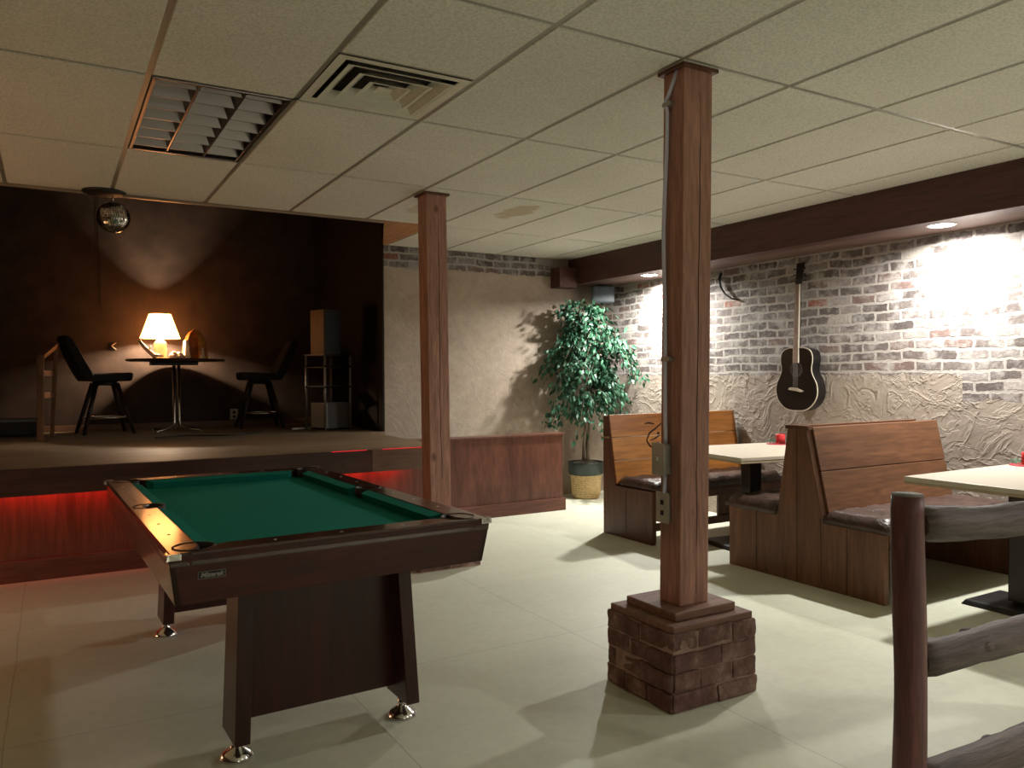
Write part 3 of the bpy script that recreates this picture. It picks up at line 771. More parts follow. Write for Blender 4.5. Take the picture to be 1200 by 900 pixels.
def booth_table(x0, x1, y0, y1, bx, by, bw, bd, label, rz=0):
    t = thing('booth_table', label, 'table', (bx, by, 0), rz, 'cream topped booth tables')
    o = MB().box(x0 - bx, x1 - bx, y0 - by, y1 - by, .728, .752).build('tabletop', M['laminate'], t, bevel=.003)
    MB().box(x0 - bx + .002, x1 - bx - .002, y0 - by + .002, y1 - by - .002, .712, .7275).build('underside', M['laminate_edge'], o)
    MB().box(-.055, .055, -.055, .055, .04, .712).build('column', M['black_metal'], t, bevel=.008)
    MB().box(-.2, .2, -.2, .2, .695, .712).build('mounting_plate', M['black_metal'], t, bevel=.003)
    m = MB(); m.hexa([(-bw, -bd, 0), (bw, -bd, 0), (bw, bd, 0), (-bw, bd, 0)], [(-bw + .02, -bd + .02, .03), (bw - .02, -bd + .02, .03), (bw - .02, bd - .02, .03), (-bw + .02, bd - .02, .03)])
    m.build('base_plate', M['black_metal'], t, bevel=.008)
    return t
booth_table(4.057, 5.34, 3.69, 4.57, 4.62, 4.28, .28, .28, 'cream topped booth table with a red candle, beyond the double bench', R(-8))
booth_table(4.03, 5.40, 1.55, 2.64, 4.66, 2.34, .2, .24, 'cream topped booth table behind the log railing')

def candle(loc, label, sc=1):
    t = thing('candle_centrepiece', label, 'candle', loc, 0, 'red table candles')
    m = MB(); n = 18
    m.prism([(.12 * sc * math.cos(2 * PI * k / n) * (1.0 + .06 * (k % 2)), .09 * sc * math.sin(2 * PI * k / n) * (1.0 + .06 * (k % 2))) for k in range(n)], 'z', 0, .004)
    m.build('red_mat', M['red_cloth'], t)
    m = MB(); m.lathe([(.036, .004), (.036, .075), (.034, .078), (.020, .074), (.0001, .072)], n=24); c = m.build('candle', M['red_candle'], t)
    MB().tube([(0, 0, .07), (.002, 0, .085)], .0015, 6).build('wick', M['black'], c)
    m = MB(); rnd = random.Random(2)
    for k in range(90):
        a = rnd.uniform(0, 2 * PI); r = rnd.uniform(.04, .085); z = rnd.uniform(.006, .022)
        p = Vector((r * math.cos(a), r * math.sin(a), z)); d = Vector((math.cos(a + rnd.uniform(-1, 1)), math.sin(a + rnd.uniform(-1, 1)), rnd.uniform(-.2, .7))).normalized() * rnd.uniform(.018, .034)
        sd = d.cross(Vector((0, 0, 1))).normalized() * .005
        m.add([p, p + d * .5 + sd, p + d, p + d * .5 - sd, p + d * .5 + Vector((0, 0, .003))], [(0, 1, 4), (1, 2, 4), (2, 3, 4), (3, 0, 4)])
    m.build('greenery', M['sprig'], t); return t
candle((5.05, 4.37, .752), 'red candle on a red mat with greenery, on the table beyond the double bench')
candle((5.13, 2.55, .752), 'red candle just inside the right photo edge, on the table behind the railing')

# ------------------------------------------------------------------ log railing
k_ = .86
rp = Vector((2.455 * k_, 1.59 * k_, 0))
t = thing('log_railing', 'dark log railing with one round post and three rails', 'railing', rp, R(-3))
m = MB(); pts = []; rads = []
random.seed(11)
for i in range(16):
    z = .97 * i / 15; pts.append((.004 * math.sin(z * 5), .003 * math.cos(z * 7), z)); rads.append(.0445 + .0012 * math.sin(z * 11))
m.tube(pts, rads, 24); m.build('post', M['log_post'], t)
m = MB(); m.lathe([(.0435, 0), (.042, .004), (.0001, .005)], (-.004, .003, .97), 24); m.build('post_top', M['log_end'], t)
def log(z, r, dz, seed):
    rnd = random.Random(seed); pts = []; rr = []
    for i in range(24):
        u = i / 23; x = .035 + u * 1.5
        pts.append((x, .006 * math.sin(u * 9 + seed), z + dz * u + .006 * math.sin(u * 13 + seed * 2)))
        rr.append(r * (1 + .05 * math.sin(u * 17 + seed) + rnd.uniform(-.03, .03)) * (.78 if i == 0 else (.93 if i == 1 else 1)))
    m = MB().tube(pts, rr, 16)
    m.v = [(x, y + rnd.uniform(-.0025, .0025), z + rnd.uniform(-.0025, .0025)) for x, y, z in m.v]
    for q in range(3):
        i = rnd.randrange(2, 10); a = rnd.uniform(0, 6.28); p = Vector(pts[i]) + Vector((0, math.cos(a), math.sin(a))) * rr[i] * .78
        m.ball(p, r * .34, 8, (1.6, 1, 1))
    return m.build('rail', M['log'], t)
log(.877, .053, -.06, 1); log(.492, .053, -.02, 2); log(.135, .055, -.02, 4)
m = MB().tube([(1.55, 0, 0), (1.55, 0, .97)], .05, 20); m.build('post', M['log_post'], t)

# ------------------------------------------------------------------ ficus
fx, fy = 4.92, 6.86
t = thing('potted_ficus', 'tall leafy ficus tree in a woven basket in the corner', 'plant', (fx, fy, 0))
m = MB(); m.lathe([(.135, .0), (.150, .03), (.168, .25), (.170, .262), (.160, .262), (.155, .24), (.0001, .235)], n=40); m.build('basket', M['basket'], t)
m = MB(); m.lathe([(.166, .25), (.182, .262), (.190, .37), (.194, .385), (.182, .388), (.176, .36), (.0001, .355)], n=40); m.build('liner_rim', M['liner'], t)
m = MB(); m.lathe([(.172, .36), (.12, .385), (.05, .40), (.0001, .405)], n=30); m.build('moss', M['soil'], t)
rnd = random.Random(21)
m = MB(); stems = []
for k in range(3):
    a0 = 2 * PI * k / 3; pts = []
    for i in range(18):
        u = i / 17; z = .37 + u * 1.25; a = a0 + u * 5.0; r = .03 * (1 - .5 * u)
        pts.append((r * math.cos(a) + .02 * u, r * math.sin(a) - .02 * u, z))
    m.tube(pts, [.017 * (1 - .55 * i / 17) for i in range(18)], 8); stems.append(pts)
tips = []
def leaf(mm, p, d, ln, w):
    d = d.normalized(); sd = d.cross(Vector((rnd.uniform(-1, 1), rnd.uniform(-1, 1), rnd.uniform(-.3, .3)))).normalized(); nn = d.cross(sd)
    c = -nn * w * .25
    vs = [p, p + d * ln * .3 + sd * w * .8, p + d * ln * .62 + sd * w * .72, p + d * ln, p + d * ln * .62 - sd * w * .72, p + d * ln * .3 - sd * w * .8, p + d * ln * .35 + c, p + d * ln * .65 + c]
    mm.add(vs, [(0, 1, 6), (1, 2, 7, 6), (2, 3, 7), (0, 6, 5), (5, 6, 7, 4), (4, 7, 3)], True)
lf = MB(); br = m
def branch(p0, az, reach, rise, drop, thick, nl, leafu=.25):
    pts = []; n = 10
    for i in range(n + 1):
        u = i / n; h = rise * math.sin(min(1, u * 1.5) * PI / 2) - drop * u ** 2.2
        rr = reach * (u ** .85)
        pts.append(Vector((p0[0] + rr * math.cos(az + .15 * math.sin(u * 4)), p0[1] + rr * math.sin(az + .15 * math.sin(u * 4)), p0[2] + h)))
    for q in pts:
        q.x = min(q.x, XR - fx - .05); q.y = min(q.y, YB - fy - .05)
    br.tube(pts, [thick * (1 - .8 * i / n) for i in range(n + 1)], 5)
    for j in range(nl):
        u = leafu + (1 - leafu) * rnd.random(); i = min(n - 1, int(u * n)); f = u * n - i
        p = pts[i].lerp(pts[i + 1], f); out = (pts[i + 1] - pts[i]).normalized()
        off = Vector((rnd.gauss(0, 1), rnd.gauss(0, 1), rnd.gauss(0, .8))) * .042
        d = out * .5 + Vector((rnd.uniform(-.9, .9), rnd.uniform(-.9, .9), rnd.uniform(-1.5, .05)))
        lp = p + off; ln = rnd.uniform(.05, .082)
        if lp.x + fx > XR - .08 or lp.y + fy > YB - .08: continue
        leaf(lf, lp, d, ln, ln * .27)
for k in range(38):
    i = rnd.randrange(9, 18); p0 = stems[k % 3][i]; az = rnd.uniform(0, 2 * PI)
    rmax = .62 if math.cos(az - R(200)) > -.2 else .5
    reach = rnd.uniform(.22, rmax * .86); branch(p0, az, reach, rnd.uniform(.10, .32), rnd.uniform(.25, .60), .006, 74)
# long right hand branches leaning out along the wall, left spray, and the thin dark top
for az, rc, rs, dp, nl in ((R(-35), .55, .25, .50, 70), (R(-50), .62, .30, .55, 70), (R(-25), .42, .35, .45, 70), (R(-70), .6, .28, .5, 60), (R(150), .50, .3, .55, 70), (R(170), .55, .28, .5, 70), (R(200), .52, .35, .6, 70), (R(230), .5, .3, .55, 70)):
    branch(stems[0][15], az, rc, rs, dp, .006, nl)
for k in range(12):
    az = rnd.uniform(0, 2 * PI); branch((.02, -.02, 1.60), az, rnd.uniform(.08, .26), rnd.uniform(.22, .50), .10, .005, 34, .35)
for k in range(7):
    branch((.0, -.02, 1.70), R(rnd.uniform(110, 230)), rnd.uniform(.15, .32), rnd.uniform(.22, .40), .06, .005, 22, .4)
for k in range(9):
    az = rnd.uniform(0, 2 * PI); branch(stems[k % 3][9], az, rnd.uniform(.12, .3), .05, rnd.uniform(.15, .3), .004, 26, .3)
m.build('stem', M['bark'], t); lf.build('foliage', M['leaf'], t)

# ------------------------------------------------------------------ guitar on the brick
GX = XR - .012
t = thing('acoustic_guitar', 'black acoustic guitar with pale binding hung on the brick wall', 'guitar', (GX, 4.415, 1.005), 0)
# outline in (y, z): waisted body
def outline(sc=1.0):
    pr = [(0, 0), (.09, .008), (.155, .045), (.20, .105), (.212, .17), (.202, .23), (.175, .28), (.155, .325), (.153, .365), (.162, .41), (.161, .46), (.136, .505), (.08, .527), (.03, .528)]
    # smooth by Catmull-Rom
    out = []
    P = [(-.09, .008)] + pr + [(-.03, .528)]
    for i in range(1, len(P) - 2):
        for q in range(5):
            u = q / 5; p0, p1, p2, p3 = P[i - 1], P[i], P[i + 1], P[i + 2]
            f = lambda a: .5 * (2 * p1[a] + (-p0[a] + p2[a]) * u + (2 * p0[a] - 5 * p1[a] + 4 * p2[a] - p3[a]) * u * u + (-p0[a] + 3 * p1[a] - 3 * p2[a] + p3[a]) * u ** 3)
            out.append((f(0), f(1)))
    out.append(pr[-1])
    full = out + [(-y, z) for y, z in out[::-1]][:-1]
    return [(y * sc, .265 + (z - .265) * sc) for y, z in full]
lean = Matrix.Rotation(R(0), 4, 'Y')
D0, D1 = -.015, -.118
MB().prism(outline(.985), 'x', D1 + .002, D0).build('body', M['guitar_black'], t, bevel=.004, ang=50)
def ringmesh(sc0, sc1, xa, xb, m, name):
    a, c = outline(sc0), outline(sc1); n = len(a); mm = MB()
    vs = [(xa, *p) for p in a] + [(xa, *p) for p in c] + [(xb, *p) for p in a] + [(xb, *p) for p in c]
    fs = []
    for i in range(n):
        j = (i + 1) % n; fs += [(i, j, n + j, n + i), (2 * n + i, 3 * n + i, 3 * n + j, 2 * n + j), (i, 2 * n + i, 2 * n + j, j), (n + i, n + j, 3 * n + j, 3 * n + i)]
    return mm.add(vs, fs).build(name, m, t, weld=True)
ringmesh(.99, .965, D1 - .002, D1 + .006, M['ivory'], 'binding')
MB().prism(outline(.97), 'x', D1 - .001, D1 + .004).build('top', M['guitar_black'], t)
def ring2(z, r0, r1, xa, mt, name, n=36):
    mm = MB(); vs = [(xa, r0 * math.cos(2 * PI * k / n), z + r0 * math.sin(2 * PI * k / n)) for k in range(n)] + [(xa, r1 * math.cos(2 * PI * k / n), z + r1 * math.sin(2 * PI * k / n)) for k in range(n)]
    vs += [(xa + .002, *v[1:]) for v in vs]
    fs = []
    for k in range(n):
        j = (k + 1) % n; fs += [(k, j, n + j, n + k), (n + k, n + j, 3 * n + j, 3 * n + k), (2 * n + k, k, j, 2 * n + j)][:3]
    return mm.add(vs, fs).build(name, mt, t)
ring2(.345, .062, .050, D1 - .0015, plain('rosette_grey', (.06, .05, .05), .4), 'rosette')
mm = MB(); mm.add([(D1 - .0012, .05 * math.cos(2 * PI * k / 30), .345 + .05 * math.sin(2 * PI * k / 30)) for k in range(30)] + [(D1 + .0008, .05 * math.cos(2 * PI * k / 30), .345 + .05 * math.sin(2 * PI * k / 30)) for k in range(30)], [tuple(range(30)), tuple(range(59, 29, -1))] + [(k, 30 + k, 30 + (k + 1) % 30, (k + 1) % 30) for k in range(30)])
mm.build('sound_hole', M['crack'], t)
mm = MB().prism([(-.078, .168), (-.05, .178), (.0, .196), (.06, .196), (.078, .178), (.055, .174), (.0, .168), (-.05, .158)], 'x', D1 - .009, D1 - .001); mm.build('bridge', M['ivory'], t, bevel=.002)
MB().hexa([(D1 - .012, -.028, .40), (D1 - .0005, -.028, .40), (D1 - .0005, .028, .40), (D1 - .012, .028, .40)], [(D1 + .012, -.022, 1.045), (D1 + .024, -.022, 1.045), (D1 + .024, .022, 1.045), (D1 + .012, .022, 1.045)]).build('fretboard', M['fretboard'], t, bevel=.001)
MB().hexa([(D1 - .0005, -.026, .50), (D1 + .03, -.018, .50), (D1 + .03, .018, .50), (D1 - .0005, .026, .50)], [(D1 + .024, -.021, 1.045), (D1 + .045, -.014, 1.045), (D1 + .045, .014, 1.045), (D1 + .024, .021, 1.045)]).build('neck', M['guitar_black'], t, bevel=.004)
mm = MB().hexa([(D1 - .012 - .001, -.028, .40), (D1 - .0005, -.0295, .40), (D1 - .0005, -.028, .40), (D1 - .0122, -.0265, .40)], [(D1 + .0115, -.022, 1.045), (D1 + .024, -.0235, 1.045), (D1 + .024, -.022, 1.045), (D1 + .0118, -.0205, 1.045)]); mm.build('neck_binding', M['ivory'], t)
hs = MB().hexa([(D1 + .018, -.026, 1.045), (D1 + .038, -.026, 1.045), (D1 + .038, .026, 1.045), (D1 + .018, .026, 1.045)], [(D1 + .050, -.038, 1.225), (D1 + .066, -.038, 1.225), (D1 + .066, .038, 1.225), (D1 + .050, .038, 1.225)]).build('headstock', M['guitar_black'], t, bevel=.003)
for s in (-1, 1):
    for q in range(3):
        z = 1.075 + q * .05; MB().tube([(D1 + .04, s * .028, z), (D1 + .04, s * .058, z)], [.003, .0075], 10).build('tuning_peg', M['black_metal'], hs)
for q in range(6):
    y = -.0175 + q * .007; MB().tube([(D1 - .010, y * 1.3, .185), (D1 - .0135, y * 1.25, .42), (D1 + .011, y, 1.045)], .0006, 4).build('string', M['silver'], t)
MB().tube([(D1 + .06, 0, 1.13), (.0, 0, 1.12), (.008, 0, 1.12)], .006, 8).build('wall_hook', M['black_metal'], t)

# speaker under the soffit
t = thing('wall_speaker', 'small slate grey loudspeaker high in the corner above the plant', 'speaker', (5.225, 6.98, 2.095), R(-28))
MB().hexa([(-.125, -.10, 0), (.125, -.10, 0), (.10, .08, .0), (-.10, .08, .0)], [(-.125, -.10, .185), (.125, -.10, .185), (.10, .08, .185), (-.10, .08, .185)]).build('cabinet', M['speaker_grey'], t, bevel=.012, seg=3)
MB().box(-.108, .108, -.109, -.10, .014, .171).build('grille', M['speaker_grey'], t, bevel=.004)
MB().box(-.03, .03, -.02, .04, .185, .206).build('bracket', M['black_metal'], t)

# dangling bent wire by the near post on the brick
o = MB().tube([(XR - .012, 5.37, 2.26), (XR - .03, 5.38, 2.20), (XR - .03, 5.36, 2.12), (XR - .03, 5.30, 2.05), (XR - .03, 5.22, 2.005), (XR - .012, 5.15, 1.985)], [.012, .012, .011, .009, .008, .007], 8).build('bent_cable', M['cable']); tag(o, 'dark bent cable end curving down the brick beside the near post', 'cable')

# ------------------------------------------------------------------ ceiling fixtures
t = thing('ceiling_light', 'unlit recessed ceiling light with metal louvre', 'ceiling light', ((lx0 + lx1) / 2, (ly0 + ly1) / 2, ZC))
w, d = .288, .597
m = MB(); m.box(-w, w, -d, d, .10, .11); m.box(-w, -w + .006, -d, d, .0, .11); m.box(w - .006, w, -d, d, .0, .11); m.box(-w, w, -d, -d + .006, .0, .11); m.box(-w, w, d - .006, d, .0, .11)
m.build('housing', M['troffer_dark'], t)
for x in (-.19, 0, .19): MB().tube([(x, -d + .03, .075), (x, d - .03, .075)], .013, 12).build('tube', M['tube_glass'], t)
for x in (-.098, .098):
    MB().hexa([(x - .004, -d + .01, .0), (x + .004, -d + .01, .0), (x + .004, d - .01, .0), (x - .004, d - .01, .0)], [(x - .028, -d + .01, .07), (x + .028, -d + .01, .07), (x + .028, d - .01, .07), (x - .028, d - .01, .07)]).build('louvre_rib', M['troffer_metal'], t)
for k in range(7):
    y = -d + (k + .5) * 2 * d / 7 + .0
    for x in (-.19, 0, .19):
        MB().hexa([(x - .09, y - .003, .0), (x + .09, y - .003, .0), (x + .09, y + .003, .0), (x - .09, y + .003, .0)], [(x - .07, y - .02, .05), (x + .07, y - .02, .05), (x + .07, y + .02, .05), (x - .07, y + .02, .05)]).build('louvre_blade', M['troffer_metal'], t)
m = MB()
for (x0, x1, y0_, y1_) in ((-w, w, -d, -d + .016), (-w, w, d - .016, d), (-w, -w + .016, -d, d), (w - .016, w, -d, d)): m.box(x0, x1, y0_, y1_, -.006, .001)
m.build('frame', M['troffer_metal'], t, bevel=.002)

t = thing('air_vent', 'square ceiling air vent with nested louvres beside the unlit light', 'vent', ((vx0 + vx1) / 2, (vy0 + vy1) / 2, ZC))
def sqring(a0, z0_, a1, z1_, th=.004):
    m = MB(); q = lambda a, z: [(-a, -a, z), (a, -a, z), (a, a, z), (-a, a, z)]
    vs = q(a0, z0_) + q(a1, z1_) + q(a0 - th, z0_ + th) + q(a1 - th, z1_ + th)
    fs = []
    for k in range(4):
        j = (k + 1) % 4; fs += [(k, j, 4 + j, 4 + k), (8 + k, 12 + k, 12 + j, 8 + j), (4 + k, 4 + j, 12 + j, 12 + k), (k, 8 + k, 8 + j, j)]
    return m.add(vs, fs)
sqring(.293, -.004, .252, -.002).build('rim', M['vent_paint'], t, weld=True)
MB().box(-.26, .26, -.26, .26, .05, .055).build('throat', M['vent_dark'], t)
m = MB(); [m.box(*q) for q in ((-.262, -.255, -.26, .26, 0, .05), (.255, .262, -.26, .26, 0, .05), (-.26, .26, -.262, -.255, 0, .05), (-.26, .26, .255, .262, 0, .05))]; m.build('collar', M['vent_dark'], t)
for a in (.225, .155, .085):
    lo = sqring(a, -.012, a - .045, .022).build('louvre', M['vent_paint'], t, weld=True)
    sqring(a + .012, -.013, a - .002, -.0115, .002).build('louvre_lip', M['vent_paint'], lo, weld=True)
MB().box(-.035, .035, -.035, .035, -.006, .0).build('centre_plate', M['vent_paint'], t, bevel=.002)

def can(x, y, label):
    t = thing('recessed_downlight', label, 'downlight', (x, y, 2.30), 0, 'downlights in the soffit')
    m = MB(); m.lathe([(.078, -.004), (.092, -.005), (.095, .0), (.078, .0)], n=40, close=False); m.build('trim_ring', M['trim_ring'], t)
    m = MB(); m.lathe([(.0001, -.003), (.078, -.003), (.078, .0), (.0001, .0)], n=40, close=False); m.build('lens', M['lens'], t)
    return t
can(5.12, 3.09, 'lit downlight in the soffit right of the guitar')
can(5.12, 6.06, 'lit downlight in the soffit near the corner speaker')

# ------------------------------------------------------------------ disco ball
t = thing('mirror_ball', 'mirrored disco ball hanging at the stage ceiling edge', 'disco ball', (.375, 6.02, 2.405))
m = MB(); n, r = 22, .105
for i in range(n):
    a0, a1 = PI * i / n, PI * (i + 1) / n; mid = (a0 + a1) / 2; k = max(3, int(2 * n * math.sin(mid)))
    for j in range(k):
        p0, p1 = 2 * PI * j / k + .012 / max(.2, math.sin(mid)), 2 * PI * (j + 1) / k - .012 / max(.2, math.sin(mid)); e0, e1 = a0 + .006, a1 - .006
        P = lambda a, p: (r * math.sin(a) * math.cos(p), r * math.sin(a) * math.sin(p), r * math.cos(a))
        m.add([P(e0, p0), P(e1, p0), P(e1, p1), P(e0, p1)], [(0, 1, 2, 3)])
m.build('facets', M['mirror'], t)
MB().ball((0, 0, 0), .102, 16).build('core', M['black'], t)
MB().tube([(0, 0, .1), (0, 0, .158)], .004, 8).build('rod', M['chrome'], t)
m = MB(); m.lathe([(.03, .14), (.125, .155), (.135, .165), (.135, .1705), (.0001, .1705)], (-.055, .0, 0), 32); m.build('ceiling_mount', M['black'], t)
o = MB().tube([(.42, STY - .012, 3.38), (.415, STY - .014, 2.9), (.43, STY - .012, 2.4), (.435, STY - .012, 2.15), (.45, STY - .012, 1.98)], .0035, 6).build('hanging_cord', M['cable']); tag(o, 'thin dark cord hanging down the stage back wall', 'cord')
t = thing('wall_bracket', 'small pale bracket on the stage wall left of the lamp', 'bracket', (.54, STY, 1.63))
MB().box(-.03, .03, -.012, 0, -.04, .04).build('back_plate', M['black'], t, bevel=.002)
MB().tube([(0.03, -.02, .035), (-.012, -.07, 0), (0.03, -.02, -.035)], .006, 8).build('arm', M['pale_figure'], t)

# ------------------------------------------------------------------ on the stage
TX, TY = 1.075, 8.485
t = thing('pedestal_table', 'round dark pedestal table with chrome column on the stage', 'table', (TX, TY, STZ))
MB().lathe([(.44, .692), (.455, .696), (.458, .706), (.453, .716)], n=64).build('tabletop', M['table_dark'], t)
MB().box(-.24, .20, -.05, .05, .655, .692).build('crossbar', M['black_metal'], t, bevel=.004)
for s in ((-.022, -.022), (.022, -.022), (-.022, .022), (.022, .022)):
    m = MB().tube([(s[0], s[1], .66), (s[0], s[1], .10), (s[0] * 1.6, s[1] * 1.6, .05), (s[0] * 4, s[1] * 4, .025), (s[0] * 9, s[1] * 9, .012)], .0125, 10); m.build('column_tube', M['chrome'], t)
for s in ((-1, -1), (1, -1), (-1, 1), (1, 1)): MB().lathe([(.018, 0), (.018, .01), (.01, .02)], (s[0] * .198, s[1] * .198, 0), 12).build('glide', M['chrome'], t)
ZTT = STZ + .716
LX, LY = .952, 8.68
t = thing('table_lamp', 'lit table lamp with white conical shade on the stage table', 'lamp', (LX, LY, ZTT))
m = MB(); m.lathe([(.085, 0), (.09, .01), (.06, .03), (.062, .10), (.058, .17), (.03, .20), (.012, .215), (.012, .25)], n=28); m.build('lamp_base', M['ceramic'], t)
m = MB(); m.lathe([(.189, .212), (.103, .458)], n=48, close=False); m.lathe([(.101, .458), (.187, .212)], n=48, close=False); m.build('lamp_shade', M['shade'], t)
MB().ball((0, 0, .288), .022, 10).build('bulb', emit('lit_bulb', (1, .7, .4), 15), t)
m = MB()
for k in range(3):
    a = 2 * PI * k / 3; m.tube([(0.012 * math.cos(a), .012 * math.sin(a), .24), (.10 * math.cos(a), .10 * math.sin(a), .456)], .0015, 5)
m.build('shade_spider', M['chrome'], t)
o = MB().tube([(-.03, -.02, .02), (-.09, -.03, .07), (-.14, -.035, .12), (-.185, -.04, .185)], [.026, .022, .02, .013], 10)
o.tube([(-.1, -.03, .075), (-.085, -.05, .13)], [.012, .006], 8); o.tube([(-.06, -.025, .045), (.02, -.11, .03)], [.016, .010], 8)
o = o.build('driftwood', M['driftwood'], loc=(LX - .02, LY - .10, ZTT)); tag(o, 'pale driftwood branch leaning up at the lamp base', 'driftwood')
m = MB(); rnd = random.Random(5)
for k in range(26): m.ball((rnd.uniform(-.055, .055), rnd.uniform(-.04, .04), rnd.uniform(.026, .06)), rnd.uniform(.014, .024), 6, (1.2, 1, 1))
for k in range(8): m.ball((-.06 + .017 * k, .0, .019), .018, 6)
o = m.build('dried_flowers', M['pale_figure'], loc=(LX + .145, LY - .11, ZTT)); tag(o, 'pale cluster of dried flowers lying between lamp and ornament', 'dried flowers')
t = thing('hooded_ornament', 'amber hooded ornament with pale figures, right of the lit lamp', 'ornament', (LX + .32, LY - .04, ZTT))
m = MB(); vs = []; n = 22; prof = [(.115, 0), (.12, .06), (.112, .12), (.10, .18), (.082, .23), (.055, .275), (.022, .305), (.003, .312)]
def hood(sc, flip):
    out = []
    for i, (r, z) in enumerate(prof):
        for k in range(n + 1):
            a = R(-60) + R(300) * k / n + R(0); w = 1 + .10 * math.sin(a * 7 + i) + .06 * math.sin(a * 13 + i * 2)
            out.append((r * sc * w * math.cos(a + R(0)), .75 * r * sc * w * math.sin(a), z * (1 if sc == 1 else .97)))
    return out
A, Bq = hood(1, 0), hood(.85, 1); w = n + 1
m.add(A, [(i * w + k, i * w + k + 1, (i + 1) * w + k + 1, (i + 1) * w + k) for i in range(len(prof) - 1) for k in range(n)], True)
m.add(Bq, [(i * w + k, (i + 1) * w + k, (i + 1) * w + k + 1, i * w + k + 1) for i in range(len(prof) - 1) for k in range(n)], True)
oh = m.build('hood', M['amber'], t); oh.rotation_euler = (0, 0, R(-22))
m = MB(); m.lathe([(.04, 0), (.034, .05), (.026, .10), (.03, .13), (.018, .15), (.022, .17), (.02, .19), (.0001, .20)], (-.085, -.06, 0), 18); m.build('tall_figure', M['pale_figure'], t)
m = MB(); m.lathe([(.03, 0), (.03, .03), (.02, .06), (.022, .08), (.014, .095), (.018, .11), (.0001, .125)], (.06, -.075, 0), 18); m.build('small_figure', M['pale_figure'], t)

def stool(loc, rotz, label):
    t = thing('bar_stool', label, 'stool', loc, rotz, 'dark padded stools on the stage')
    m = MB().hexa([(-.19, -.20, .0), (.19, -.18, .0), (.19, .18, .0), (-.19, .20, .0)], [(-.2, -.21, .075), (.2, -.19, .085), (.2, .19, .085), (-.2, .21, .075)])
    s = m.build('seat', M['stool_fabric'], t, bevel=.03, seg=3, loc=(.02, 0, .50))
    m = MB(); q = lambda x, z, w_, th: [(x - th, -w_, z), (x + th, -w_, z), (x + th, w_, z), (x - th, w_, z)]
    rings = [(-.15, .50, .20, .05), (-.20, .60, .215, .055), (-.27, .74, .21, .052), (-.335, .90, .18, .042), (-.35, .93, .15, .025)]
    rr = [q(x, z, a, c) for x, z, a, c in rings]
    for i in range(len(rr) - 1): m.add(rr[i] + rr[i + 1], [(0, 1, 5, 4), (1, 2, 6, 5), (2, 3, 7, 6), (3, 0, 4, 7)])
    m.add(rr[0], [(3, 2, 1, 0)]); m.add(rr[-1], [(0, 1, 2, 3)])
    m.build('backrest', M['stool_fabric'], t, bevel=.02, seg=3)
    MB().lathe([(.10, .46), (.11, .475), (.11, .505), (.08, .505)], n=20).build('swivel', M['black_metal'], t)
    for sx in (-1, 1):
        for sy in (-1, 1): MB().tube([(sx * .09, sy * .09, .48), (sx * .215, sy * .20, .0)], [.022, .017], 8).build('leg', M['stool_wood'], t)
    m = MB(); pts = [(.19 * math.cos(2 * PI * k / 24), .18 * math.sin(2 * PI * k / 24), .155) for k in range(25)]; m.tube(pts, .009, 8); m.build('footrest', M['chrome'], t)
    return t
st = stool((.44, 8.52, STZ), R(8), 'dark high backed stool facing the stage table from its left')
copy_tree(st, (1.90, 8.56, STZ), R(176), 'dark stool in shadow right of the stage table')

# narrow wooden stand at the left of the stage
t = thing('wooden_stand', 'narrow orange brown wooden stand with crossbars at the stage left', 'stand', (-.06, 7.85, STZ))
MB().hexa([(-.055, -.03, 0), (-.005, -.03, 0), (-.005, .01, 0), (-.055, .01, 0)], [(-.05, .02, .72), (.005, .02, .72), (.005, .06, .72), (-.05, .06, .72)]).build('front_upright', M['stand_wood'], t, bevel=.006)
MB().hexa([(.04, .44, 0), (.075, .44, 0), (.075, .48, 0), (.04, .48, 0)], [(.08, .34, .85), (.115, .34, .85), (.115, .38, .85), (.08, .38, .85)]).build('rear_upright', M['stand_wood'], t, bevel=.006)
MB().hexa([(-.045, .01, .70), (.01, .01, .70), (.11, .38, .80), (.06, .38, .80)], [(-.045, .01, .735), (.01, .01, .735), (.12, .38, .85), (.06, .38, .85)]).build('top_bar', M['stand_wood'], t, bevel=.006)
for z in (.36, .55): MB().hexa([(-.03, .03, z), (.005, .03, z), (.085, .40, z), (.05, .40, z)], [(-.03, .03, z + .05), (.005, .03, z + .05), (.085, .40, z + .05), (.05, .40, z + .05)]).build('crossbar', M['stand_wood'], t, bevel=.005)
t = thing('equipment_case', 'low black equipment case on the stage at the left photo edge', 'case', (-.42, 8.55, STZ))
MB().box(-.3, .3, -.2, .2, .02, .16).build('body', M['black'], t, bevel=.01)
MB().box(-.3, .3, -.205, -.195, .14, .165).build('lid_edge', M['grey_panel'], t, bevel=.003)
for sx in (-1, 1):
    for sy in (-1, 1): MB().box(sx * .26 - .02, sx * .26 + .02, sy * .16 - .02, sy * .16 + .02, 0, .02).build('foot', M['black'], t)

